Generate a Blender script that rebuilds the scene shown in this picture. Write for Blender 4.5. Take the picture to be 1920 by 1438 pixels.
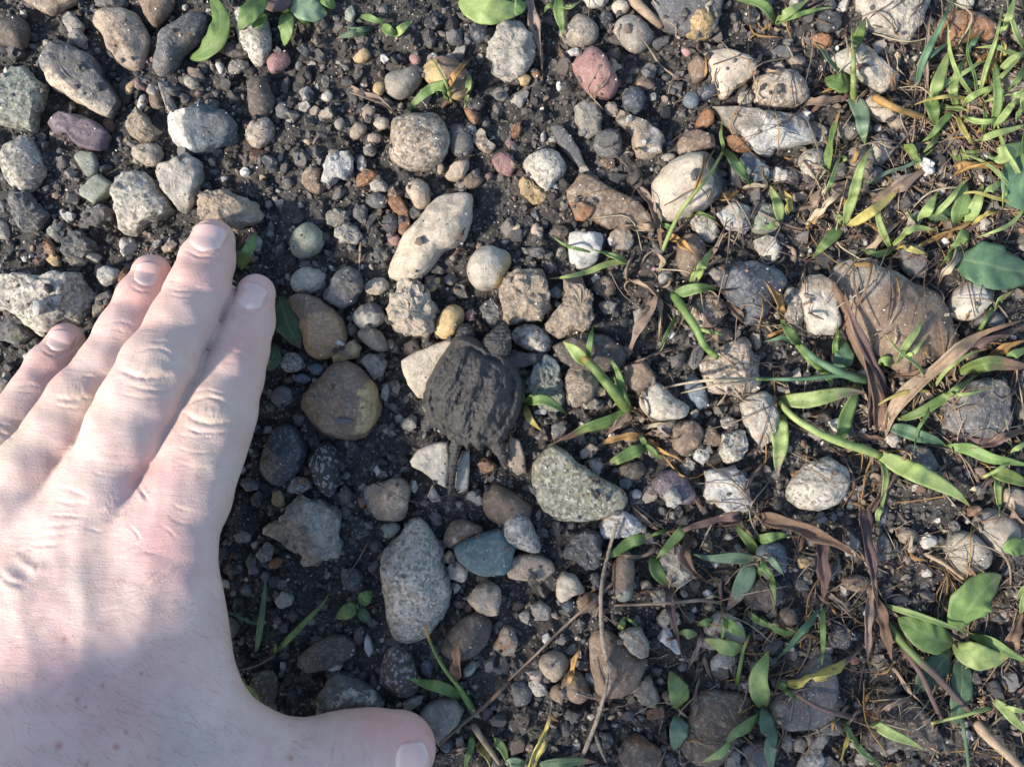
import bpy, math, random
import numpy as np
from mathutils import Vector, noise as mnoise
from mathutils.bvhtree import BVHTree

# ------------------------------------------------------------------ camera, light, exposure
SC = bpy.context.scene
for ob in list(SC.objects):
    bpy.data.objects.remove(ob)
COL = SC.collection
S = 0.17e-3            # metres on the ground per pixel of the photograph
H = 0.26               # camera height above the soil
rng = np.random.default_rng(7)
random.seed(7)

cam_d = bpy.data.cameras.new('camera')
cam = bpy.data.objects.new('camera', cam_d)
COL.objects.link(cam)
cam.location = (0, 0, H)
cam_d.sensor_width = 36
cam_d.lens = 36 * H / (1920 * S)
cam_d.clip_start = 0.005
cam_d.clip_end = 200
SC.camera = cam

SUN = Vector((-0.80, -0.42, 0.66)).normalized()
world = bpy.data.worlds.new('World')
SC.world = world
world.use_nodes = True
wn = world.node_tree
bg = wn.nodes['Background']
sky = wn.nodes.new('ShaderNodeTexSky')
sky.sky_type = 'NISHITA'
sky.sun_disc = False
sky.sun_elevation = math.asin(SUN.z)
sky.sun_rotation = math.atan2(SUN.x, SUN.y)
wn.links.new(sky.outputs[0], bg.inputs['Color'])
bg.inputs['Strength'].default_value = 0.14
sun_d = bpy.data.lights.new('sun', 'SUN')
sun_d.energy = 3.7
sun_d.angle = math.radians(4.5)
sun_d.color = (1.0, 0.90, 0.76)
sun = bpy.data.objects.new('sun', sun_d)
sun.rotation_euler = SUN.to_track_quat('Z', 'Y').to_euler()
COL.objects.link(sun)
SC.view_settings.view_transform = 'Standard'
SC.view_settings.look = 'None'
SC.view_settings.gamma = 1
SC.view_settings.exposure = 1.08
SC.view_settings.use_curve_mapping = False

# ------------------------------------------------------------------ helpers
def W(px, py, z=0.0):
    """pixel of the photograph seen at height z (metres) -> world point"""
    k = 1 - z / H
    return ((px - 960) * S * k, (719 - py) * S * k, z)

def tile_px(tile, u, v):
    c, r = tile
    return c * 480 + u * 10 / 2.996, (0, 480, 958)[r] + v * 10 / 2.996

def pts(tile, txt):
    return [tile_px(tile, *map(float, p.split(','))) for p in txt.split()]

def mesh_np(name, v, f, smooth=True):
    """v (n,3), f (m,3) or (m,4) -> mesh"""
    v = np.asarray(v, np.float32); f = np.asarray(f, np.int32)
    me = bpy.data.meshes.new(name)
    k = f.shape[1]
    me.vertices.add(len(v)); me.vertices.foreach_set('co', v.ravel())
    me.loops.add(f.size); me.loops.foreach_set('vertex_index', f.ravel())
    me.polygons.add(len(f))
    me.polygons.foreach_set('loop_start', np.arange(0, f.size, k, dtype=np.int32))
    try:
        me.polygons.foreach_set('loop_total', np.full(len(f), k, np.int32))
    except Exception:
        pass
    me.polygons.foreach_set('use_smooth', np.full(len(f), smooth, bool))
    me.update(calc_edges=True)
    me.validate()
    return me

def attr_f(me, name, a):
    at = me.attributes.new(name, 'FLOAT', 'POINT'); at.data.foreach_set('value', np.asarray(a, np.float32))

def attr_c(me, name, a):
    a = np.asarray(a, np.float32)
    if a.shape[1] == 3: a = np.hstack([a, np.ones((len(a), 1), np.float32)])
    at = me.attributes.new(name, 'FLOAT_COLOR', 'POINT'); at.data.foreach_set('color', a.ravel())

def link(name, me, mat=None, parent=None, loc=None, **props):
    o = bpy.data.objects.new(name, me)
    COL.objects.link(o)
    if mat is not None and me is not None and not me.materials: me.materials.append(mat)
    if parent is not None: o.parent = parent
    if loc is not None: o.location = loc
    for k, v in props.items():
        if v is not None: o[k] = v
    return o

_perm = np.random.default_rng(3).permutation(256); _perm = np.concatenate([_perm, _perm, _perm])
_grad = np.random.default_rng(4).normal(size=(256, 3)); _grad /= np.linalg.norm(_grad, axis=1)[:, None]
def perlin(p):
    p = np.asarray(p, float); i = np.floor(p).astype(int); f = p - i; i &= 255
    u = f * f * f * (f * (f * 6 - 15) + 10)
    out = 0
    for dx in (0, 1):
        for dy in (0, 1):
            for dz in (0, 1):
                h = _perm[_perm[_perm[i[:, 0] + dx] + i[:, 1] + dy] + i[:, 2] + dz]
                g = _grad[h]
                d = g[:, 0] * (f[:, 0] - dx) + g[:, 1] * (f[:, 1] - dy) + g[:, 2] * (f[:, 2] - dz)
                w = (u[:, 0] if dx else 1 - u[:, 0]) * (u[:, 1] if dy else 1 - u[:, 1]) * (u[:, 2] if dz else 1 - u[:, 2])
                out = out + w * d
    return out * 1.6

def fbm(p, octaves=3):
    a, s, t = 1.0, 1.0, 0
    for k in range(octaves):
        t = t + a * perlin(np.asarray(p) * s + 17.3 * k); a *= 0.5; s *= 2.03
    return t

def chaikin(poly, n=1, cut=0.25):
    p = np.asarray(poly, float)
    for _ in range(n):
        q = np.roll(p, -1, 0)
        a = p * (1 - cut) + q * cut; b = p * cut + q * (1 - cut)
        p = np.empty((2 * len(a), 2)); p[0::2] = a; p[1::2] = b
    return p

def catmull(p, n):
    p = np.asarray(p, float)
    if len(p) == 2: 
        t = np.linspace(0, 1, n)[:, None]; return p[0] * (1 - t) + p[1] * t
    q = np.vstack([2 * p[0] - p[1], p, 2 * p[-1] - p[-2]])
    L = np.concatenate([[0], np.cumsum(np.linalg.norm(np.diff(p[:, :2], axis=0), axis=1))]); 
    ts = np.linspace(0, L[-1], n); out = []
    for t in ts:
        i = min(int(np.searchsorted(L, t, side='right')) - 1, len(p) - 2); 
        f = (t - L[i]) / max(L[i + 1] - L[i], 1e-9)
        a, b, c, d = q[i], q[i + 1], q[i + 2], q[i + 3]
        out.append(0.5 * (2 * b + (c - a) * f + (2 * a - 5 * b + 4 * c - d) * f * f + (3 * b - a - 3 * c + d) * f ** 3))
    return np.array(out)

# ------------------------------------------------------------------ materials
class NT:
    def __init__(self, name):
        self.m = bpy.data.materials.new(name); self.m.use_nodes = True
        self.t = self.m.node_tree; self.p = self.t.nodes['Principled BSDF']; self.out = self.t.nodes['Material Output']
    def n(self, typ, **kw):
        nd = self.t.nodes.new('ShaderNode' + typ)
        for k, v in kw.items():
            if k.startswith('i_'):
                nd.inputs[k[2:].replace('_', ' ')].default_value = v
            else: setattr(nd, k, v)
        return nd
    def l(self, a, b): self.t.links.new(a, b)
    def math(self, op, a, b=None, c=None, clamp=False):
        nd = self.t.nodes.new('ShaderNodeMath'); nd.operation = op; nd.use_clamp = clamp
        for k, x in enumerate((a, b, c)):
            if x is None: continue
            if isinstance(x, (int, float)): nd.inputs[k].default_value = x
            else: self.l(x, nd.inputs[k])
        return nd.outputs[0]
    def mix(self, fac, a, b, blend='MIX'):
        nd = self.t.nodes.new('ShaderNodeMix'); nd.data_type = 'RGBA'; nd.blend_type = blend
        for sock, x in ((nd.inputs[0], fac), (nd.inputs[6], a), (nd.inputs[7], b)):
            if isinstance(x, (int, float)): sock.default_value = x
            elif isinstance(x, tuple): sock.default_value = (*x, 1) if len(x) == 3 else x
            else: self.l(x, sock)
        return nd.outputs[2]
    def ramp(self, fac, a, b, lo=0.0, hi=1.0):
        nd = self.t.nodes.new('ShaderNodeMapRange'); nd.clamp = True
        self.l(fac, nd.inputs[0])
        for k, x in ((1, a), (2, b), (3, lo), (4, hi)):
            if isinstance(x, (int, float)): nd.inputs[k].default_value = x
            else: self.l(x, nd.inputs[k])
        return nd.outputs[0]
    def noise(self, vec, scale, detail=3, rough=0.6, dist=0.0):
        nd = self.n('TexNoise'); nd.inputs['Scale'].default_value = scale; nd.inputs['Detail'].default_value = detail
        nd.inputs['Roughness'].default_value = rough; nd.inputs['Distortion'].default_value = dist
        if vec is not None: self.l(vec, nd.inputs['Vector'])
        return nd.outputs['Fac']
    def oattr(self, name):
        nd = self.n('Attribute', attribute_type='OBJECT', attribute_name=name); return nd
    def bump(self, height, strength, dist, normal=None):
        nd = self.n('Bump'); nd.inputs['Distance'].default_value = dist
        if isinstance(strength, (int, float)): nd.inputs['Strength'].default_value = strength
        else: self.l(strength, nd.inputs['Strength'])
        self.l(height, nd.inputs['Height'])
        if normal is not None: self.l(normal, nd.inputs['Normal'])
        return nd.outputs[0]

def mat_stone():
    t = NT('weathered_stone')
    geo = t.n('NewGeometry'); pos = geo.outputs['Position']
    c1 = t.n('ObjectInfo').outputs['Color']
    c2 = t.oattr('second_colour').outputs['Color']
    prm = t.n('SeparateXYZ'); t.l(t.oattr('surface').outputs['Vector'], prm.inputs[0])
    spk, mot, pit = prm.outputs
    gl = t.oattr('gloss').outputs['Fac']
    big = t.noise(pos, 130, 4, 0.62, 0.6)
    mid = t.noise(pos, 520, 4, 0.65)
    fine = t.noise(pos, 2100, 3, 0.7)
    # blotches of the second colour
    thr = t.math('SUBTRACT', 0.86, t.math('MULTIPLY', mot, 0.42))
    blot = t.ramp(t.math('ADD', big, t.math('MULTIPLY', t.math('SUBTRACT', mid, 0.5), 0.35)), thr, t.math('ADD', thr, 0.09))
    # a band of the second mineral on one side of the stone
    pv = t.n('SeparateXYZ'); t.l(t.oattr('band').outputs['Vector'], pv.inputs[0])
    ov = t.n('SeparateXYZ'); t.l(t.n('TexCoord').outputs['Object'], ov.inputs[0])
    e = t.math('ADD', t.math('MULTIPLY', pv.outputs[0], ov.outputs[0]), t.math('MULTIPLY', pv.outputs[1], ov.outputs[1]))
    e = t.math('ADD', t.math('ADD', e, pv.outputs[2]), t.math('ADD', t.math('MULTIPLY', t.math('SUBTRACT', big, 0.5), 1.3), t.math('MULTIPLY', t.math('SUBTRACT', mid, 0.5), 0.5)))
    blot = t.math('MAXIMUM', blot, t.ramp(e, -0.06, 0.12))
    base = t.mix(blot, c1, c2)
    # tone wander
    tone = t.ramp(t.noise(pos, 260, 5, 0.7), 0.25, 0.78, 0.62, 1.36)
    base = t.mix(1.0, base, t.n('CombineXYZ').outputs[0], 'MULTIPLY') if False else base
    tn = t.n('CombineColor'); [t.l(tone, tn.inputs[k]) for k in range(3)]
    base = t.mix(1.0, base, tn.outputs[0], 'MULTIPLY')
    # mineral speckles, dark and light
    vor = t.n('TexVoronoi'); vor.inputs['Scale'].default_value = 1150; t.l(pos, vor.inputs['Vector'])
    cell = t.n('SeparateColor'); t.l(vor.outputs['Color'], cell.inputs[0])
    dark = t.math('MULTIPLY', t.ramp(cell.outputs[0], 0.62, 0.72), spk)
    lite = t.math('MULTIPLY', t.ramp(cell.outputs[1], 0.7, 0.8), spk)
    base = t.mix(t.math('MULTIPLY', dark, 0.62), base, (0.04, 0.038, 0.036))
    base = t.mix(t.math('MULTIPLY', lite, 0.45), base, (0.62, 0.59, 0.53))
    # fine grain
    fg = t.ramp(fine, 0.3, 0.72, 0.72, 1.26)
    fn = t.n('CombineColor'); [t.l(fg, fn.inputs[k]) for k in range(3)]
    base = t.mix(1.0, base, fn.outputs[0], 'MULTIPLY')
    # patches of clinging soil
    dirt = t.ramp(t.math('ADD', t.noise(pos, 95, 5, 0.8, 0.8), t.math('MULTIPLY', t.math('SUBTRACT', fine, 0.5), 0.5)), 0.50, 0.72)
    base = t.mix(t.math('MULTIPLY', dirt, 0.7), base, (0.075, 0.065, 0.056))
    t.l(base, t.p.inputs['Base Color'])
    rough = t.math('SUBTRACT', t.ramp(mid, 0.3, 0.7, 0.62, 0.86), t.math('MULTIPLY', gl, 0.38))
    t.l(rough, t.p.inputs['Roughness'])
    t.p.inputs['Specular IOR Level'].default_value = 0.42
    hgt = t.math('ADD', t.math('MULTIPLY', mid, 0.55), t.math('MULTIPLY', fine, 0.3))
    b1 = t.bump(hgt, t.math('ADD', 0.4, t.math('MULTIPLY', pit, 0.65)), 0.0017)
    v2 = t.n('TexVoronoi'); v2.inputs['Scale'].default_value = 620; v2.feature = 'SMOOTH_F1'; t.l(pos, v2.inputs['Vector'])
    b2 = t.bump(v2.outputs['Distance'], t.math('MULTIPLY', pit, 0.8), 0.0008, b1)
    t.l(b2, t.p.inputs['Normal'])
    return t.m

def mat_soil():
    t = NT('damp_black_soil')
    pos = t.n('NewGeometry').outputs['Position']
    a = t.noise(pos, 60, 5, 0.7); b = t.noise(pos, 700, 4, 0.75); c = t.noise(pos, 2600, 3, 0.7)
    base = t.mix(t.ramp(a, 0.35, 0.7), (0.027, 0.026, 0.026), (0.075, 0.067, 0.061))
    base = t.mix(t.ramp(b, 0.5, 0.75), base, (0.16, 0.145, 0.13))
    base = t.mix(t.ramp(t.noise(pos, 24, 3, 0.6), 0.5, 0.68, 0.0, 0.7), base, (0.088, 0.066, 0.050))
    vor = t.n('TexVoronoi'); vor.inputs['Scale'].default_value = 900; t.l(pos, vor.inputs['Vector'])
    cell = t.n('SeparateColor'); t.l(vor.outputs['Color'], cell.inputs[0])
    base = t.mix(t.math('MULTIPLY', t.ramp(cell.outputs[0], 0.86, 0.9), t.ramp(vor.outputs['Distance'], 0.5, 0.3)), base, (0.25, 0.22, 0.19))
    t.l(base, t.p.inputs['Base Color'])
    t.l(t.ramp(b, 0.35, 0.65, 0.42, 0.85), t.p.inputs['Roughness'])
    h = t.math('ADD', b, t.math('MULTIPLY', c, 0.4))
    t.l(t.bump(h, 1.0, 0.0016), t.p.inputs['Normal'])
    return t.m

def mat_grit(name, attr='tint', rough=(0.45, 0.85), bump=0.8):
    t = NT(name)
    pos = t.n('NewGeometry').outputs['Position']
    col = t.n('Attribute', attribute_name=attr).outputs['Color']
    f = t.noise(pos, 1500, 4, 0.75)
    fg = t.ramp(f, 0.3, 0.72, 0.55, 1.5); fn = t.n('CombineColor'); [t.l(fg, fn.inputs[k]) for k in range(3)]
    t.l(t.mix(1.0, col, fn.outputs[0], 'MULTIPLY'), t.p.inputs['Base Color'])
    t.l(t.ramp(t.noise(pos, 400, 2), 0.35, 0.65, *rough), t.p.inputs['Roughness'])
    t.l(t.bump(f, bump, 0.0006), t.p.inputs['Normal'])
    return t.m

def mat_leaf(name, rough=0.5, veins=True, shared=False, broad=False):
    t = NT(name)
    pos = t.n('NewGeometry').outputs['Position']
    al = t.n('Attribute', attribute_name='along').outputs['Fac']
    ac = t.n('Attribute', attribute_name='across').outputs['Fac']
    if shared:
        c1 = t.n('Attribute', attribute_name='tint').outputs['Color']; c2 = c1; ts = None
    else:
        c1 = t.n('ObjectInfo').outputs['Color']; c2 = t.oattr('tip_colour').outputs['Color']; ts = t.oattr('tip_start').outputs['Fac']
    nz = t.noise(pos, 330, 4, 0.65); n2 = t.noise(pos, 1300, 3, 0.7)
    base = c1
    if ts is not None:
        e = t.math('ADD', al, t.math('MULTIPLY', t.math('SUBTRACT', nz, 0.5), 0.7))
        base = t.mix(t.ramp(e, t.math('SUBTRACT', ts, 0.06), t.math('ADD', ts, 0.1)), c1, c2)
        sp = t.oattr('spots').outputs['Fac']
        base = t.mix(t.math('MULTIPLY', sp, t.ramp(t.noise(pos, 480, 3, 0.6), 0.6, 0.68)), base, (0.10, 0.05, 0.035))
    tn = t.ramp(nz, 0.3, 0.7, 0.78, 1.25); cn = t.n('CombineColor'); [t.l(tn, cn.inputs[k]) for k in range(3)]
    base = t.mix(1.0, base, cn.outputs[0], 'MULTIPLY')
    rib = t.ramp(t.math('ABSOLUTE', ac), 0.0, 0.12, 1.0, 0.0)
    base = t.mix(t.math('MULTIPLY', rib, 0.3), base, (0.32, 0.40, 0.2) if veins else (0.2, 0.14, 0.1))
    t.l(base, t.p.inputs['Base Color']); t.p.inputs['Roughness'].default_value = rough
    if not veins:
        fb = t.n('CombineXYZ'); t.l(t.math('MULTIPLY', ac, 5.0), fb.inputs[0]); t.l(t.math('MULTIPLY', al, 2.2), fb.inputs[1])
        fib = t.noise(fb.outputs[0], 2.6, 4, 0.7); fr = t.ramp(fib, 0.3, 0.7, 0.5, 1.55); fc = t.n('CombineColor'); [t.l(fr, fc.inputs[k]) for k in range(3)]
        t.l(t.mix(1.0, base, fc.outputs[0], 'MULTIPLY'), t.p.inputs['Base Color'])
    st = t.math('SINE', t.math('MULTIPLY', ac, 26.0))
    if broad:
        st = t.math('MULTIPLY', t.math('POWER', t.math('ABSOLUTE', t.math('SINE', t.math('SUBTRACT', t.math('MULTIPLY', al, 17.0), t.math('MULTIPLY', t.math('ABSOLUTE', ac), 6.0)))), 0.3), 5.0)
    h = t.math('ADD', t.math('MULTIPLY', st, 0.07), t.math('MULTIPLY', n2, 0.8))
    bn = t.bump(h, 0.45, 0.0004); t.l(bn, t.p.inputs['Normal'])
    tr = t.n('BsdfTranslucent'); t.l(base, tr.inputs[0]); t.l(bn, tr.inputs[1])
    mx = t.n('MixShader'); mx.inputs[0].default_value = 0.28
    t.l(t.p.outputs[0], mx.inputs[1]); t.l(tr.outputs[0], mx.inputs[2]); t.l(mx.outputs[0], t.out.inputs[0])
    return t.m

def mat_skin():
    t = NT('pale_skin')
    pos = t.n('NewGeometry').outputs['Position']
    bl = t.n('Attribute', attribute_name='blush').outputs['Color']
    n1 = t.noise(pos, 95, 5, 0.65); n2 = t.noise(pos, 620, 5, 0.7)
    base = t.mix(t.ramp(n1, 0.35, 0.65), (0.59, 0.455, 0.395), (0.53, 0.38, 0.33))
    base = t.mix(t.ramp(n2, 0.42, 0.72, 0.0, 0.55), base, (0.56, 0.37, 0.325))
    base = t.mix(1.0, base, bl, 'MULTIPLY')
    t.l(base, t.p.inputs['Base Color'])
    t.p.inputs['Subsurface Weight'].default_value = 0.14
    t.p.inputs['Subsurface Radius'].default_value = (1.0, 0.35, 0.2)
    t.p.inputs['Subsurface Scale'].default_value = 0.0022
    t.p.inputs['Roughness'].default_value = 0.56
    t.p.inputs['Specular IOR Level'].default_value = 0.4
    # the diamond net of fine skin lines and the cross lines of the finger backs
    mp = t.n('Mapping'); mp.inputs['Rotation'].default_value = (0, 0, math.radians(-24)); mp.inputs['Scale'].default_value = (0.42, 1.0, 0.8)
    t.l(pos, mp.inputs[0])
    v = t.n('TexVoronoi'); v.feature = 'DISTANCE_TO_EDGE'; v.inputs['Scale'].default_value = 1250; t.l(mp.outputs[0], v.inputs['Vector'])
    cr = t.ramp(v.outputs['Distance'], 0.0, 0.13)
    mp2 = t.n('Mapping'); mp2.inputs['Rotation'].default_value = (0, 0, math.radians(-18)); mp2.inputs['Scale'].default_value = (0.16, 1.0, 0.5)
    t.l(pos, mp2.inputs[0])
    ln = t.noise(mp2.outputs[0], 900, 4, 0.6, 0.4)
    h = t.math('ADD', t.math('MULTIPLY', cr, 0.16), t.math('ADD', t.math('MULTIPLY', ln, 1.0), t.math('MULTIPLY', t.noise(pos, 3000, 2), 0.25)))
    t.l(t.bump(h, 0.5, 0.00034), t.p.inputs['Normal'])
    return t.m

def mat_plain(name, col, rough=0.5, bump=0.0, scale=800, var=0.25, coat=0.0, sss=0.0):
    t = NT(name)
    pos = t.n('NewGeometry').outputs['Position']
    f = t.noise(pos, scale, 4, 0.65)
    fg = t.ramp(f, 0.3, 0.7, 1 - var, 1 + var); fn = t.n('CombineColor'); [t.l(fg, fn.inputs[k]) for k in range(3)]
    t.l(t.mix(1.0, (*col, 1), fn.outputs[0], 'MULTIPLY'), t.p.inputs['Base Color'])
    t.p.inputs['Roughness'].default_value = rough
    t.p.inputs['Coat Weight'].default_value = coat
    if sss:
        t.p.inputs['Subsurface Weight'].default_value = sss; t.p.inputs['Subsurface Scale'].default_value = 0.0015
        t.p.inputs['Subsurface Radius'].default_value = (1, .4, .25)
    if bump: t.l(t.bump(f, bump, 0.0008), t.p.inputs['Normal'])
    return t.m

M_STONE = mat_stone(); M_SOIL = mat_soil(); M_GRAVEL = mat_grit('small_gravel'); M_SAND = mat_grit('quartz_sand', rough=(0.2, 0.5), bump=0.2)
M_LEAF = mat_leaf('leaf_blade', 0.5); M_BROAD = mat_leaf('broad_leaf', 0.55, broad=True); M_DRY = mat_leaf('dry_blade', 0.75, False); M_LITTER = mat_leaf('dry_litter', 0.8, False, True)
M_SKIN = mat_skin(); 
def mat_nail():
    t = NT('finger_nail'); al = t.n('Attribute', attribute_name='along').outputs['Fac']
    base = t.mix(t.ramp(al, 0.08, 0.30), (0.62, 0.49, 0.43), (0.60, 0.42, 0.375))
    t.l(base, t.p.inputs['Base Color']); t.p.inputs['Roughness'].default_value = 0.22
    t.p.inputs['Subsurface Weight'].default_value = 0.2; t.p.inputs['Subsurface Scale'].default_value = 0.0015
    return t.m
M_NAIL = mat_nail()
M_WOOD = mat_plain('dry_twig', (0.27, 0.21, 0.155), 0.8, 0.8, 900, 0.5)
# ------------------------------------------------------------------ soil
def axis(lo, hi, step, far):
    a = np.arange(lo, hi + step / 2, step)
    g = [0.01, 0.03, 0.07, 0.15, 0.4, 1.0, 2.5, 6.0, far]
    return np.concatenate([[lo - x for x in g[::-1]], a, [hi + x for x in g]])
def build_soil():
    xs = axis(-0.215, 0.215, 0.0009, 25); ys = axis(-0.17, 0.17, 0.0009, 25)
    X, Y = np.meshgrid(xs, ys); p = np.stack([X.ravel(), Y.ravel(), 0 * X.ravel()], 1)
    z = 0.0022 * fbm(p * 38, 3) + 0.0021 * fbm(p * 190 + 5, 3) + 0.0005 * perlin(p * 700)
    z += 0.0012 * np.clip(fbm(p * 260 + 9, 2), 0, 1) ** 1.5
    ex = np.maximum(np.abs(p[:, 0]) - 0.216, np.abs(p[:, 1]) - 0.171)
    z *= np.clip(1 - ex / 0.002, 0, 1)
    z -= 0.0018
    p[:, 2] = z
    n, m = len(ys), len(xs)
    i = np.arange(n * m).reshape(n, m)
    f = np.stack([i[:-1, :-1], i[:-1, 1:], i[1:, 1:], i[1:, :-1]], -1).reshape(-1, 4)
    me = mesh_np('soil', p, f)
    link('ground', me, M_SOIL, kind='structure')
    return p, f
soil_v, soil_f = build_soil()
BV, BF = [soil_v], [np.vstack([soil_f[:, :3], soil_f[:, [0, 2, 3]]])]
bv_n = len(soil_v)

# ------------------------------------------------------------------ stones, traced one by one
PAL = dict(wh=(.46, .445, .41), lg=(.375, .345, .288), mg=(.242, .216, .178), dg=(.105, .102, .10), bk=(.045, .045, .048),
           tn=(.31, .245, .18), br=(.165, .115, .078), db=(.08, .062, .05), ru=(.22, .105, .05), oc=(.40, .285, .135),
           pk=(.27, .145, .135), pu=(.125, .095, .112), nb=(.040, .047, .060), bl=(.10, .125, .145), tl=(.075, .125, .135), eg=(.28,.17,.09), rb=(.185,.125,.085), ol=(.26,.24,.165), gn=(.225, .24, .19), cr=(.41, .35, .27), ms=(.075, .085, .03))
CNAME = dict(wh='white', lg='pale grey', mg='grey', dg='dark grey', bk='black', tn='tan', br='brown', db='dark brown', ru='rust brown',
             oc='ochre', pk='pink', pu='purplish', bl='slate blue', tl='slate blue', eg='brown', rb="brown", ol="olive tan", nb='blue black', gn='grey green', cr='cream')
# line: colour surface shape [options] : outline      surface: s smooth g granite m mottled r rough w wet
STONES = {}
STONES[(0, 0)] = '''
tn m f c2=br : 14,-6 43,-6 43,1 36,4 28,8 23,6 14,1
db s r : -3,12 8,9 14,12 15,20 12,27 3,26 -3,22
tn m r c2=br n=long_tan-brown_stone L=big_tan_and_brown_oval_stone_beside_the_crescent_leaf : 53,9 58,5 67,5 75,7 80,14 83,21 82,29 79,37 75,39 68,36 62,30 59,22 53,14
br s r : 77,-4 97,-4 96,4 92,10 87,15 83,12 80,5
dg m r c2=br : 107,6 115,8 113,18 108,25 101,32 97,40 90,42 86,38 88,30 90,20 99,12
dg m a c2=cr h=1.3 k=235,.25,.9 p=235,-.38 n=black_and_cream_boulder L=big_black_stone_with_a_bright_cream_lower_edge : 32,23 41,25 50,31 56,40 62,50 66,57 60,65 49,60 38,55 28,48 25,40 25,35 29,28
gn g a k=250,.5,.7 : -4,47 3,45 8,39 15,38 20,44 25,48 22,58 20,66 18,74 12,70 6,71 -4,69
pu s a n=purple_stone L=purplish_stone_below_the_black_and_cream_boulder : 28,65 33,62 40,65 48,66 56,70 62,76 58,83 50,84 44,82 39,76 30,75 27,70
tn r a : 77,62 82,64 85,70 91,73 86,79 79,80 72,76 70,70 72,65
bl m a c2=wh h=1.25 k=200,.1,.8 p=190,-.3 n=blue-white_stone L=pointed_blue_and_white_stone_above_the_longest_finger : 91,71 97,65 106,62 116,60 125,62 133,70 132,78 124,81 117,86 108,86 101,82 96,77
cr r r : 75,83 81,81 88,81 91,86 89,92 84,94 79,92 74,88
lg g r n=big_grey_cobble L=big_pale_grey_rounded_cobble_at_the_edge_below_the_purple_stone : 1,86 5,80 12,76 18,79 22,87 24,95 20,103 14,108 6,105 2,97
gn s f : 42,88 46,85 53,86 55,94 54,98 50,100 46,95
gn s f h=1.4 n=square_green_chip L=flat_square_grey_green_chip : 56,98 64,104 61,109 54,115 46,110 45,108 52,101
lg g a c2=bl h=1.2 k=40,.2,.7 n=grey_wedge_stone L=pale_grey_wedge_stone_just_above_the_ring_finger : 66,100 72,97 81,98 88,103 92,111 96,117 90,122 82,125 74,131 68,129 66,115 64,107
lg m a c2=dg h=1.2 n=speckled_triangular_stone L=white_and_grey_mottled_triangular_stone_above_the_longest_fingertip : 90,94 98,90 105,87 112,90 113,97 110,107 106,118 103,120 98,114 93,107 89,100
tn r a c2=ru n=fingertip_stone L=rough_tan_stone_half_under_the_longest_fingertip : 111,113 117,108 125,106 134,110 144,114 146,124 134,128 118,127 112,121
dg r a : 4,112 9,108 16,108 20,115 27,120 22,128 14,130 10,124
mg s a : 89,45 94,46 97,56 99,60 97,65 94,62 91,53
wh s r : 121,36 124,35 126,38 125,41 123,41
wh s r : 79,54 81,54 82,58 80,61 77,60
oc s r c2=ru : 70,49 73,46 76,47 74,52 71,53
wh s a : 34,121 38,119 42,120 41,124 38,125
gn g r : 27,128 33,125 34,129 31,133 27,132
lg s r : -2,124 3,125 5,131 4,134 -2,133
dg r a : 36,136 40,130 46,130 51,134 53,141 46,146 36,144
ru s a : 24,134 28,134 32,141 30,146 26,144 25,138
wh r a : 86,136 89,134 91,136 88,140 86,139
tn s a : 91,139 97,135 100,137 97,141 92,142
mg m a c2=lg : 36,10 39,7 44,10 47,15 44,20 39,19 37,14
br s r : 84,53 89,52 91,57 90,61 85,60
dg r a : 47,121 50,116 57,115 63,117 62,124 55,127 48,126
mg g r : 103,44 106,42 111,45 112,49 108,50 104,48
db s r : 126,27 130,24 136,27 138,31 132,32 127,31
mg r r : 128,38 131,34 138,34 139,38 133,41 129,41
lg g r n=leaf-covered_stone L=pale_grey_stone_with_a_green_leaf_lying_over_it : 132,7 141,3 148,8 152,20 150,32 144,37 139,31 134,22
tn g r : 138,72 143,67 150,66 154,72 151,79 144,83 139,79
dg s a : 52,-2 62,-3 72,0 70,4 60,4 53,3
'''
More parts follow.
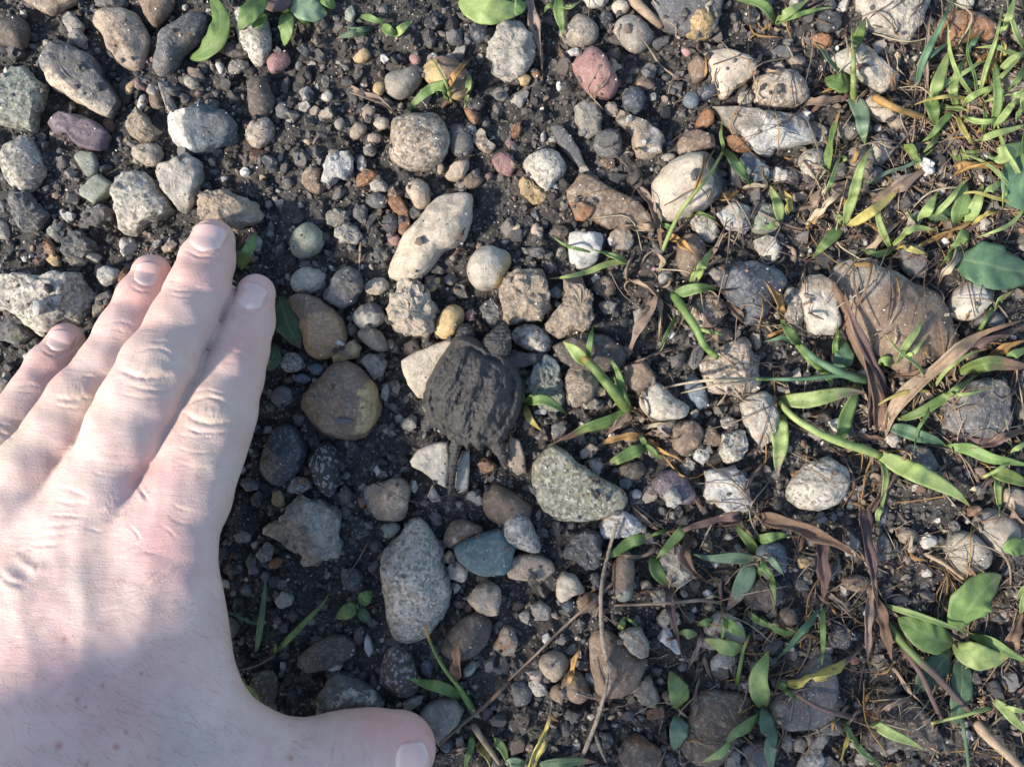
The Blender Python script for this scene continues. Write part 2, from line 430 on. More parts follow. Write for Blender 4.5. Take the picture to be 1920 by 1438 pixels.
STONES[(1, 0)] = '''
pk s r c2=br : 6,35 10,30 17,29 19,34 16,38 9,41
oc s r : 55,32 60,27 63,28 64,32 60,35 56,35
oc s r h=1.2 : 66,48 69,46 72,47 72,51 69,54 66,52
mg s r c2=bl h=1.1 n=blue-grey_pebble L=smooth_blue_grey_pebble_beside_the_sprouting_grass : 73,42 77,40 83,39 88,37 92,38 93,44 90,49 86,53 80,55 74,52 72,47
br s r c2=oc h=1.2 p=220,-.25 n=sprout_stone L=brown_and_ochre_stone_with_grass_sprouting_over_it : 93,38 97,34 103,32 112,34 119,40 122,48 117,54 110,54 102,49 96,45
tn g r h=1.25 n=round_granite_stone L=big_round_tan_granite_stone_under_the_grass_sprout : 78,66 86,64 95,63 102,65 107,71 109,79 106,88 100,93 90,95 82,93 76,88 75,78 76,71
lg r a n=big_rough_stone L=big_rough_pale_grey_stone_between_the_brown_stalk_and_the_sprout : 130,24 135,18 140,13 148,12 154,20 156,30 152,38 150,44 140,44 133,40 131,32
db s r : -4,45 4,44 8,50 10,58 7,64 2,67 -4,62
wh r a h=1.3 n=white_craggy_stone L=white_craggy_stone_beside_a_flat_brown_one : 40,88 46,86 52,85 55,89 54,96 51,101 46,100 41,104 36,103 38,97
br m a c2=tn : 26,97 31,93 36,95 36,103 40,104 36,109 29,107 25,102
tn s r h=1.3 n=smooth_tan_pebble L=smooth_warm_tan_pebble_touching_the_top_of_the_long_pale_stone : 84,106 88,101 93,101 97,105 98,111 96,116 91,118 87,112
cr s r c2=lg h=1.1 n=long_pale_stone L=long_smooth_pale_grey_stone_lying_aslant_above_the_turtle : 101.6,110.9 111.8,108.2 121.3,109.7 121.3,117.7 118.6,128.8 114.1,136.9 105.2,141.4 100.7,147.1 91.4,156.1 84.8,158.5 74.6,156.1 75.8,147.1 82.4,133.6 91.4,122.2
tn s a c2=br h=1.2 : 106,99 110,93 115,89 119,89 120,94 117,100 113,102 108,101
br s r : 117,100 121,97 126,99 127,103 121,106 117,104
cr m a c2=br : 122,76 126,72 129,74 130,79 135,82 132,86 126,84 122,80
pk s a c2=br : 132,90 137,85 143,87 146,93 143,99 136,97
dg s r : 109,72 115,70 121,76 122,84 116,88 110,85
tn s r c2=pk : 53,73 57,69 62,71 61,75 57,78 53,77
cr s r : 66,69 70,66 74,67 74,71 70,73 67,71
tn s r : 59,62 63,59 67,61 65,66 61,67
tn s r h=1.2 : 63,76 68,75 70,78 67,81 63,80
lg s r : 37,53 41,51 43,54 41,57 37,56
lg g a : 24,58 29,57 31,60 28,64 24,62
wh s a : 70,31 72,30 75,34 72,36 70,34
pk s r c2=ru : 86,32 89,30 92,32 92,36 88,36
ru r a : 56,101 61,95 68,96 68,100 62,104 57,105
lg r r : 64,103 69,100 73,103 74,107 69,108 65,107
dg s r h=1.2 : 63,111 68,108 73,111 73,116 67,117 63,115
bk s r h=1.3 n=black_ball_pebble L=black_ball_shaped_pebble_on_the_curved_rusty_stone : 71,124 75,120 80,122 81,127 77,131 72,129
ru m f c2=br n=curved_rusty_stone L=curved_rusty_flat_stone_under_the_black_ball_pebble : 73,112 77,105 82,112 86,119 87,127 84,133 80,131 81,122 76,117
gn s r h=1.2 n=round_green_pebble L=round_smooth_grey_green_pebble_above_the_index_fingertip : 19,134 23,128 29,125 35,128 38,134 35,141 28,145 21,143
lg r a c2=tn : 45,129 51,125 56,127 60,133 56,137 48,136 44,133
pk s r c2=br : 74,133 78,131 81,134 79,138 75,137
mg r a : 39,121 45,117 52,119 52,125 44,128 40,126
dg r r : 55,117 61,115 63,120 60,125 55,122
nb w a : 120,15 126,10 130,14 130,22 125,25 121,21
bk r a : 95,10 100,8 104,13 101,17 95,16
gn s a : 50,7 54,3 56,8 54,13 50,11
dg s a : 11,60 16,57 19,62 18,67 12,66
bk w r : 120,57 125,55 128,59 125,62 121,61
dg s r : 133,51 138,49 142,54 139,57 134,55
ru s r : 117,61 121,61 125,66 123,70 119,66
lg g r : 57,89 60,87 62,92 61,96 57,95
tn s r : 101,92 104,91 106,95 104,98 102,97
mg s a : 60,83 64,80 68,85 66,88 61,87
mg s r : 44,69 48,66 50,69 48,73 45,72
tn s a : 30,62 34,59 36,62 34,65 31,65
'''
STONES[(2, 0)] = '''
mg m r c2=tn : 28,20 33,12 38,8 45,11 49,17 46,24 39,26 32,25
pk s r h=1.25 c2=ru n=pink_oval_stone L=pink_oval_stone_with_a_rusty_dot : 34,37 38,30 44,26 51,30 55,37 59,44 60,49 56,54 52,55 46,53 40,48 37,42
cr s r : 56,3 60,0 64,1 66,5 63,8 58,8
mg s r c2=tn n=domed_grey_stone L=domed_warm_grey_stone_between_the_ochre_pebble_and_the_pink_oval_stone : 58,14 63,9 70,9 76,14 80,20 76,26 71,29 64,26 59,21
dg s f n=grey_slate_plate L=wide_dark_grey_slate_plate_behind_the_ochre_pebble : 78,2 86,-3 118,-4 117,8 114,18 107,20 96,19 84,15
oc r r c2=cr h=1.4 n=ochre_pebble L=round_pale_ochre_pebble_on_the_grey_slate_plate : 97,11 102,6 109,5 113,9 115,14 112,19 106,22 100,20 96,15
nb w r h=1.2 n=dark_blue_pebble L=round_dark_blue_pebble_below_the_pink_oval_stone : 62,55 65,50 71,49 75,54 74,61 70,64 64,61
cr s a c2=lg h=1.3 k=200,.3,.7 n=cream_wedge_stone L=smooth_cream_wedge_shaped_stone_pointing_down : 108,29 114,28 122,29 130,32 136,37 136,43 131,47 126,50 122,54 118,54 115,48 112,41 110,34
br s a : 99,36 104,31 109,33 110,40 108,45 102,46 100,41
nb w r : 106,50 110,47 114,48 115,53 110,56 106,55
bl s r : 96,55 101,51 105,54 104,60 98,60
ru s a h=1.2 : 104,67 108,61 113,63 114,69 109,72 103,71
lg m r c2=dg : 127,55 131,50 135,51 135,57 131,61 128,59
mg m a c2=wh h=1.2 k=270,.05,1.0 p=270,.05 n=bright_ridged_stone L=long_bright_ridged_stone_with_a_dark_top_face : 114,60 122,60 132,62 142,63 152,64 162,65 174,66 179,70 177,78 170,79 160,80 151,83 142,87 137,84 131,78 122,70
ru s r c2=br : 121,77 127,76 134,79 136,83 132,86 124,84
tn m a c2=wh n=white-streaked_stone L=long_half_buried_tan_stone_with_white_streaks : 53,57 60,60 68,65 76,69 82,73 86,79 84,87 76,90 70,88 68,82 66,74 58,66
dg s r h=1.1 : 46,82 48,75 54,73 60,74 62,81 61,87 56,89 49,87
dg s f c2=gn n=dark_slate_sliver L=long_dark_slate_sliver_beside_the_pale_round_pebble : 22,71 27,70 33,77 38,85 41,93 38,94 31,87 25,79
mg m a c2=dg : 35,60 42,56 48,58 51,66 49,74 43,78 39,74 36,67
lg g r h=1.3 n=pale_round_pebble L=round_pale_speckled_pebble_with_a_faint_crack : 6,92 10,87 18,84 25,85 30,91 29,98 24,103 20,107 14,104 9,98
oc r a c2=tn : 4,101 8,97 14,105 20,107 19,113 13,115 5,109
br m f c2=tn h=.9 n=flat_brown_plate L=large_flat_brown_plate_stone_with_a_rusty_chip_on_it : 31,110 33,106 38,98 44,99 53,105 63,110 72,115 78,122 79,130 70,128 60,128 54,129 46,123 36,119 32,115
ru s a z=3 h=.9 n=rusty_chip L=square_rust_brown_chip_lying_on_the_flat_brown_plate : 33,114 39,113 46,114 46,118 42,124 36,124
cr s r c2=dg h=1.35 k=20,.35,1.3 p=20,-.55 n=cream_egg_stone L=large_smooth_cream_egg_shaped_stone_behind_a_grass_stem : 80,103 85,95 93,89 103,85 112,87 118,94 119,103 115,111 108,118 98,121 90,123 82,121 79,113
br m a c2=tn : 93,80 98,73 106,74 113,77 114,83 106,85 98,88 93,86
mg s r : 84,88 88,86 92,88 89,91 85,91
wh s a h=1.3 k=300,.4,.8 n=white_angular_stone L=bright_white_angular_stone_below_the_flat_brown_plate : 32,131 40,130 50,131 51,137 47,147 40,152 33,147 32,138
tn m a c2=mg h=1.2 : 54,133 60,126 65,128 69,136 65,141 57,140
lg g a : 100,124 105,119 112,123 117,130 112,137 105,134
br s r h=1.2 : 94,137 99,131 105,133 109,139 106,150 98,155 93,148
wh m a c2=gn h=1.2 : 114,120 120,116 127,113 133,117 134,126 132,131 126,130 119,127
gn m r c2=dg : 134,117 142,114 150,117 151,127 143,131 135,129
bl m a c2=wh h=1.2 : 128,88 133,85 139,92 145,95 143,102 136,103 130,98
dg s a : 122,92 127,90 131,98 129,105 123,104
lg g a c2=tn : 136,135 143,132 150,134 149,143 142,145 137,140
wh s r : 23,131 26,130 26,133 24,133
tn s r : 11,128 14,125 16,129 14,132 11,131
pk s r : 95,28 99,27 101,30 98,32
gn s a : 77,53 81,52 81,56 78,57
lg s a : 57,37 60,36 62,38 59,40
wh s a h=1.2 : 31,29 35,27 39,28 38,31 33,32
oc s a c2=lg : 3,44 7,41 11,44 9,48 5,48
br s r c2=tn : 70,46 74,43 79,46 80,49 75,51 71,49
cr s r : 139,49 143,46 147,50 144,55 140,53
bk w a c2=wh : 130,7 135,4 139,8 138,13 133,14 130,11
br m a c2=tn : 49,90 53,88 57,90 58,94 54,95 51,93
ru s r : 11,41 14,39 16,42 13,44
ru r a : 0,71 4,68 6,72 4,77 0,78
lg s r : 41,-4 54,-4 53,2 48,4 42,3
bk r r : 49,9 53,6 57,10 55,16 50,15
'''
STONES[(3, 0)] = '''
lg r r h=1.1 n=big_pale_boulder L=big_pale_grey_boulder_cut_by_the_top_edge : 52,-4 90,-4 88,8 86,16 80,23 74,23 66,20 58,16 54,8
ru m r c2=tn n=rusty_shell_stone L=reddish_rust_and_pink_stone_among_the_grass_blades : 95,14 100,8 109,6 118,8 126,13 130,18 126,22 117,21 109,24 101,25 96,20
lg m a c2=gn n=long_mottled_stone L=long_pale_mottled_stone_lying_aslant_behind_an_upright_grass_stem : 37,32 43,28 51,25 58,30 65,36 72,42 74,47 66,51 58,47 51,42 44,40 38,38
tn g r c2=br h=1.2 n=oval_granite_stone L=oval_brown_granite_stone_above_the_bright_ridged_stone : -7,46 -3,42 6,40 14,40 20,45 23,51 21,57 15,60 5,61 -4,60 -8,54
ru s a : 24,21 28,19 36,20 36,25 31,28 25,25
dg s f : 1,29 6,26 14,27 17,30 11,33 3,32
cr s r c2=pk : 55,58 58,54 64,57 71,62 71,67 64,68 58,64
tn s r : 68,67 72,64 76,67 75,72 69,71
mg r r c2=tn : 40,71 45,68 51,70 52,75 46,79 41,77
mg m a c2=tn : 45,85 51,80 57,83 59,92 56,100 49,99 45,92
lg r r c2=tn n=lumpy_pale_stone L=lumpy_pale_tan_stone_under_the_brown_tipped_blade : 57,81 63,75 68,78 70,85 66,91 60,93 57,88
lg g r h=1.2 : 18,89 23,84 30,84 33,91 31,98 24,101 19,97
mg s r c2=br : 130,44 138,41 147,43 148,58 140,60 133,55
lg r a : 137,16 142,13 148,15 148,25 141,25 137,21
br s a c2=oc : 24,110 32,104 42,102 48,106 44,112 34,115 25,117
dg m a c2=mg h=1.2 : 74,141 80,137 86,139 88,146 88,155 82,157 76,152
lg s r : -3,137 4,135 7,140 4,147 -3,148
bk w a : 9,98 14,95 19,99 17,104 11,103
lg s a : 106,0 112,-3 117,2 112,6 107,4
bk s a : 28,9 34,6 41,9 40,17 33,19 28,15
'''
STONES[(0, 1)] = '''
lg g a c2=gn h=1.1 n=long_green-grey_rock L=long_pale_speckled_rock_lying_beyond_the_little_fingertip : -4,11 4,9 14,10 24,12 33,9 42,9 45,16 52,21 50,29 45,36 38,39 32,43 23,44 16,39 11,33 4,30 -4,30
wh r r h=1.2 : 55,9 58,6 65,7 67,11 63,15 58,17 55,13
oc s a c2=ru : 25,1 30,-2 33,0 34,6 30,6
mg m a c2=pk : 52,29 55,22 60,19 63,23 60,30 56,34 52,33
ru s a : 66,14 70,5 72,6 71,12 68,16
dg m a c2=ms : -4,35 6,32 15,37 18,44 12,50 2,48 -4,46
mg r a : 36,0 42,-2 50,2 47,6 40,5
mg s r c2=br : -3,70 4,68 6,72 2,77 -3,77
lg s r : 13,56 16,54 18,57 15,59
'''
STONES[(1, 1)] = '''
lg r r c2=gn h=1.3 n=greenish-white_pebble L=rough_greenish_white_pebble_resting_above_the_brown_egg_stone : 20,12 25,7 31,6 38,9 39,14 36,19 30,21 23,21 20,17
dg m a c2=mg h=1.1 : 38,21 42,14 48,7 53,5 58,10 60,18 56,25 48,30 42,27 37,24
eg w r c2=rb h=1.2 p=110,-.2 n=brown_egg_stone L=shiny_brown_egg_shaped_stone_beside_the_index_fingertip : 18,24 24,21 31,22 38,25 44,31 49,38 50,46 47,53 40,57 33,57 28,52 26,44 24,35 20,30
cr r r : 62,15 68,12 73,13 75,17 71,21 65,22 61,19
cr r a c2=tn h=1.35 n=rough_cream_rock L=rough_cream_rock_at_the_lower_end_of_the_long_pale_stone : 75,21 80,13 85,11 92,17 98,24 102,31 100,40 95,46 88,45 80,42 74,36 75,30
oc s r h=1.3 n=yellow_pebble L=smooth_yellow_ochre_pebble_just_above_the_turtle : 103,33 108,28 114,28 117,33 114,41 110,46 103,46 100,42
lg m r c2=dg h=1.2 p=90,-.1 n=two-tone_pebble L=half_dark_half_pale_pebble_beside_the_rough_cream_rock : 55,31 60,27 66,26 71,30 72,36 67,40 60,41 55,37
tn s r c2=ru : 57,43 62,40 68,41 73,47 74,52 69,54 61,49
oc m a c2=br : 42,57 48,51 55,47 59,51 58,57 50,59 44,61
mg m a c2=lg : 58,58 64,55 71,56 74,60 71,67 66,70 62,63
rb w r c2=oc h=1.25 p=-10,-.55 n=round_brown_cobble L=big_round_brown_cobble_with_an_ochre_patch_between_hand_and_turtle : 30,75 36,68 41,62 49,60 57,62 63,68 68,76 69,84 67,93 61,101 53,104 45,102 36,99 29,92 26,84 27,78
nb w r h=1.2 n=dark_oval_pebble L=smooth_dark_blue_grey_oval_pebble_nearest_the_index_finger : 4,110 8,100 13,95 19,95 25,100 28,108 26,117 20,126 12,129 6,126 2,119
bk g r h=1.2 n=black_oval_stone L=rough_black_oval_stone_below_the_round_brown_cobble : 31,112 36,106 41,105 45,110 46,119 46,128 42,135 36,132 31,122 29,116
mg g r : 14,58 19,54 25,56 27,61 23,65 17,65 14,62
bl s r : 30,62 34,60 38,63 36,67 31,66
bl s r : 22,68 26,66 31,69 29,71 23,71
dg s r c2=gn : 9,77 14,73 20,76 20,82 14,85 9,82
cr s f h=1.1 n=cream_triangle_plate L=flat_cream_triangular_plate_half_under_the_turtle_shell : 82,59 88,55 97,51 106,48 113,46 112,60 103,71 95,80 91,80 86,72 83,65
lg s f c2=tn n=striped_pale_plate L=flat_pale_streaked_plate_beside_the_turtle_tail : 87,115 91,109 99,105 108,104 109,115 107,130 100,126 93,120 88,118
lg s f c2=gn : 112,130 113,118 116,110 120,108 120,120 119,131 114,133
tn r r c2=br h=1.3 n=bumpy_tan_stone L=bumpy_tan_stone_between_the_blue_lumpy_rock_and_the_turtle_tail : 61,132 66,128 73,127 78,125 84,127 86,133 85,142 82,148 74,150 66,147 62,140
oc r a c2=ru : 9,133 13,131 16,135 16,140 12,142 9,139
mg g a c2=tn : 17,128 22,124 29,125 32,130 26,133 19,133
db s a : 46,134 50,128 54,133 54,139 48,139
ru m a c2=oc : 124,117 129,113 135,117 134,121 128,122
lg s a c2=gn h=1.2 : 96,135 99,128 104,137 104,138 99,138
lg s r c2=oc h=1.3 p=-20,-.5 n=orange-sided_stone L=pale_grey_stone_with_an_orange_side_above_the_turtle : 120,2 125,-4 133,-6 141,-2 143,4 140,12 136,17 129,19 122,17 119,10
dg r a : 126,28 132,24 139,28 140,36 135,41 128,37
pk s r c2=br : 117,33 121,30 123,35 120,37
oc s r : 95,19 99,14 103,12 103,16 99,20
wh s a : 66,120 68,117 70,121 68,124
mg s a : 71,74 74,71 75,77 73,82 70,79
mg s r : 71,98 75,96 77,98 74,100
ru s a : 57,137 60,135 62,140 59,142
db s r : 50,40 55,38 57,42 53,45
br s r c2=mg n=muddy_brown_stone L=low_muddy_brown_stone_above_the_white_speckled_pebble : 128,133 134,128 142,132 150,137 155,142 150,150 140,152 131,147 127,140
'''
STONES[(2, 1)] = '''
tn r a c2=pk h=1.2 n=pinkish_tan_chunk L=rough_pinkish_tan_chunk_above_the_turtle_head : -6,14 0,9 8,7 14,9 18,13 20,22 20,29 15,35 7,37 0,38 -6,31 -7,22
tn r a c2=cr h=1.25 n=crumbly_cream_rock L=crumbly_cream_rock_beside_the_pinkish_tan_chunk : 28,8 35,6 40,12 43,20 45,28 46,35 42,40 34,44 24,45 19,38 23,32 28,27 30,18
lg g r h=1.2 n=grey_oval_pebble L=pale_grey_pitted_oval_pebble_beside_the_turtle_head : 0,43 5,39 12,38 19,43 22,49 20,54 14,55 7,52 2,49
br s r c2=tn : 47,14 52,11 57,13 58,19 55,23 49,22 46,18
mg m a c2=lg : 48,27 54,24 59,27 58,32 52,33
db s f h=1.1 n=dark_brown_slab L=dark_brown_slab_under_the_thick_green_stem : 23,51 32,46 42,43 52,45 62,51 64,56 60,63 52,65 42,66 34,63 27,59
gn r a c2=bl h=1.1 p=90,-.7 n=greenish_block L=grey_green_block_under_the_turtle_front_foot : 16,57 20,55 26,59 27,68 29,80 25,88 16,86 10,80 8,70 12,62
tn r r c2=br h=1.3 n=rusty_tan_pebble L=round_rusty_tan_pebble_crossed_by_the_thick_green_stem : 30,67 35,61 41,61 47,66 49,72 46,79 40,84 33,84 29,77
br s a n=brown_blocky_stone L=brown_blocky_stone_beyond_the_thick_green_stem : 62,62 68,60 74,58 79,64 82,69 77,73 71,78 66,74 62,69
lg m r c2=tn h=1.2 n=banded_grey_pebble L=pale_banded_oval_pebble_beside_the_blue_grey_triangle : 73,78 77,73 82,71 87,75 92,80 97,82 100,86 96,91 88,92 82,92 76,89 72,83
bl s a c2=mg n=blue-grey_triangle L=blue_grey_triangular_stone_beside_the_granite_chunk : 98,70 102,65 106,70 110,78 110,84 107,87 101,82 97,76
tn g a c2=lg h=1.1 n=granite_chunk L=large_tan_granite_chunk_under_the_dry_seed_stalks : 105,61 112,56 118,51 126,46 133,44 134,52 138,60 139,68 138,75 130,78 119,78 110,76 107,68
dg s f : 99,61 102,52 106,49 108,54 105,62 102,64
br s a c2=pk h=1.1 : 90,98 94,92 102,92 108,97 107,104 103,109 96,112 91,108
br s a c2=ru : 106,102 111,95 114,97 118,103 118,106 112,107 107,106
lg g a h=1.3 n=speckled_grey_lump L=upright_pale_speckled_grey_lump_above_the_white_block : 118,100 124,98 131,98 132,107 128,114 121,117 117,111 117,105
mg g a : 117,92 121,90 127,92 127,97 121,98 118,96
wh g a h=1.2 : 102,110 106,106 111,107 111,113 107,117 102,114
lg r a : 94,118 99,113 103,116 102,120 97,121
pu s a h=1.2 n=dark_purple_stone L=smooth_dark_purplish_stone_beside_the_white_block : 78,127 84,121 90,120 97,124 101,130 104,136 100,140 92,139 85,135 79,131
wh m a c2=tn h=1.3 n=white_block L=big_white_and_tan_angular_block : 109,121 116,120 126,118 131,124 133,132 135,138 132,143 122,144 113,139 107,135 110,128
ol g f c2=gn h=1.4 n=mossy_speckled_boulder L=large_mossy_yellowish_speckled_boulder_below_the_browning_blade : 12,118 17,110 24,106 31,110 36,116 43,121 52,126 62,131 64,137 60,143 52,146 40,148 28,148 18,143 13,133 11,125
db s r : 58,121 63,117 70,115 75,118 74,123 69,126 62,124
mg m a c2=tn h=1.2 : 42,115 47,113 51,116 50,121 48,125 44,121
wh s r h=1.2 : 67,133 70,131 73,133 72,136 68,136
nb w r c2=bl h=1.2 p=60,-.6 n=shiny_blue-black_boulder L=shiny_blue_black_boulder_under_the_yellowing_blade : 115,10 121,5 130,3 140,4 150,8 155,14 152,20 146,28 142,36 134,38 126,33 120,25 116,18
br g r h=1.1 n=round_brown_stone L=round_grey_brown_stone_below_the_shiny_blue_black_boulder : 102,26 107,22 114,21 119,26 121,31 117,37 112,41 105,39 101,33
br s r : 113,43 118,40 123,42 124,47 119,49 114,47
lg m a c2=tn h=1.2 n=tall_mottled_stone L=tall_pale_mottled_stone_below_the_granite_chunk : 129,83 135,78 142,76 147,80 149,90 147,102 141,108 134,102 130,93
tn s f c2=lg : -2,102 4,103 7,112 8,121 3,123 -2,118
mg s a : 68,31 72,29 75,32 73,38 69,38
mg g a : 40,82 46,79 50,82 47,86 40,86
wh s a : 12,87 17,85 20,86 19,89 13,89
bl s a : 20,20 25,17 29,20 27,24 21,23
mg s r c2=gn : 82,95 88,92 93,92 90,98 87,102 83,99
tn s f : 38,110 44,105 49,108 46,112 39,114
wh s a c2=bl : 87,45 90,41 92,44 89,47
dg w a : 60,126 65,123 68,128 65,131 61,130
dg s a : 22,95 29,92 31,97 28,102 23,103
'''
STONES[(3, 1)] = '''
lg s a c2=tn h=1.25 p=80,-.4 n=smooth_tan_block L=smooth_pale_tan_block_beside_the_wide_brown_boulder : 18,16 23,11 30,11 36,15 38,24 40,36 37,44 29,44 23,42 20,34 17,24
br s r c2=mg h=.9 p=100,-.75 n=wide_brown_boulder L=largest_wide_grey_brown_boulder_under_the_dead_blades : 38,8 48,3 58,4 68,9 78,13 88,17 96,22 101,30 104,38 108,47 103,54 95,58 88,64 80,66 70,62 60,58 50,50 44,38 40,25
lg s r h=1.3 n=pale_oval_pebble L=smooth_pale_oval_pebble_under_the_big_plantain_leaf : 103,27 106,20 112,15 119,14 125,17 126,22 121,31 115,36 108,36 103,32
dg m a c2=mg h=1.1 n=dark_mottled_block L=dark_mottled_block_with_grass_blades_around_it : 101,85 103,76 109,71 118,69 127,69 134,74 135,84 136,95 131,101 120,102 108,100 101,97
lg g r n=grey_granite_dome L=grey_granite_dome_below_the_bent_grass_stem : 12,130 17,123 24,117 33,114 41,117 46,121 46,128 42,135 37,140 28,143 18,141 12,137
mg g a c2=tn : 9,19 14,15 18,22 20,33 21,44 15,44 10,36 8,27
tn s r c2=pk : 132,133 138,130 146,134 147,146 136,145
dg s f : 72,112 80,105 90,108 95,118 90,124 80,122
dg s r c2=gn : 117,36 124,30 131,33 133,39 127,42 119,40
'''
STONES[(1, 2)] = '''
lg r a c2=tn h=1.1 p=215,-.3 n=blue_lumpy_rock L=lumpy_blue_grey_rock_with_ragged_tan_edges_beside_the_hand : 7,10 12,5 18,-2 26,-7 36,-5 45,-1 47,8 47,15 48,26 42,26 36,29 30,32 24,31 27,25 20,20 15,17 6,13
lg g r c2=mg h=1.2 p=180,-.45 n=long_speckled_boulder L=large_long_grey_speckled_boulder_below_the_bumpy_tan_stone : 86,6 92,4 97,9 100,15 104,22 105,30 108,40 109,50 106,58 101,66 95,71 85,74 77,71 74,64 72,52 71,42 69,33 70,26 76,18 82,12
tl s f h=1.6 z=1 n=slate_blue_plate L=smooth_slate_blue_plate_beside_the_long_speckled_boulder : 111,21 118,16 126,13 131,12 137,10 141,15 145,21 143,30 140,35 130,36 122,34 114,27
lg g r h=1.4 z=1 n=white_speckled_pebble L=white_and_black_speckled_oval_pebble_touching_the_slate_blue_plate : 138,12 140,4 145,0 151,2 155,7 158,14 160,21 157,24 150,22 144,20 140,18
br m r c2=tn : 106,12 110,6 117,5 124,8 130,10 124,13 117,17 110,21 105,18
cr s r h=1.2 : 107,33 110,29 116,29 119,33 117,40 112,39 108,37
oc s r c2=br : 105,26 109,22 112,26 111,29 106,29
tn s a c2=br h=1.1 n=brown_triangle_pebble L=smooth_brown_three_cornered_pebble_below_the_slate_blue_plate : 118,49 124,43 130,40 136,42 138,48 136,58 131,59 124,56
db s r n=dark_brown_oval L=large_dark_brown_oval_stone_behind_the_seed_head : 105,75 109,68 115,62 122,58 128,58 132,64 131,72 126,79 118,84 109,83 104,79
db g r h=1.2 n=dark_brown_egg L=dark_brown_egg_shaped_stone_at_the_tip_of_a_green_blade : 70,87 73,79 79,75 84,78 88,85 91,93 90,101 84,105 76,102 70,97 69,91
db s f n=low_brown_slab L=low_dark_brown_slab_between_the_seedling_and_the_thumb : 24,82 32,75 42,70 50,70 55,74 56,80 50,84 41,88 30,90 25,87
lg s a z=1 c2=tn : 39,86 43,81 48,84 48,89 42,91
dg m a c2=lg h=1.3 k=140,.3,.6 n=blue-veined_rock L=dark_rock_with_pale_blue_veins_touching_the_thumb : 33,109 37,102 42,94 46,91 53,93 60,98 66,101 72,108 66,116 50,118 34,116
mg s a c2=dg h=1.1 n=thumb_tip_rock L=dark_grey_angular_rock_just_above_the_thumb_tip : 92,114 97,109 105,106 113,107 117,113 113,120 107,126 103,132 98,124 92,120
tn m a c2=ru h=1.2 : 133,77 139,64 145,66 147,75 144,81 136,79
wh s f c2=bl h=1.5 : 62,69 64,71 66,78 64,82 61,77 61,72
lg m a c2=mg : 10,50 15,45 21,48 20,53 13,55
lg s a : 17,19 20,16 24,18 23,24 19,22
gn s r c2=oc : 70,9 76,6 81,9 78,14 72,15
nb w a : 92,86 97,82 100,88 98,95 94,92
gn s r c2=dg : 117,88 122,84 124,87 121,92 117,93
mg s a c2=bl : 82,108 88,104 94,104 93,108 87,112 83,111
db m r c2=gn : -2,93 6,90 11,94 11,102 8,110 0,110 -4,102
ru s r c2=oc : 7,29 11,26 15,28 12,32 8,32
lg s a : 110,43 113,40 115,43 112,47
bk s r : 48,36 54,32 60,37 58,44 51,44
bk r r : 53,8 58,3 63,7 62,14 55,16
mg r a : 0,24 6,17 10,20 9,27 3,29
mg s a : 112,128 116,126 117,132 113,132
br s r c2=tn : -27,68 -23,62 -17,59 -12,62 -11,68 -16,73 -25,74
cr s r : -25,75 -20,73 -16,76 -17,79 -23,79
mg r a : -13,14 -8,11 -3,13 -3,17 -10,18
'''
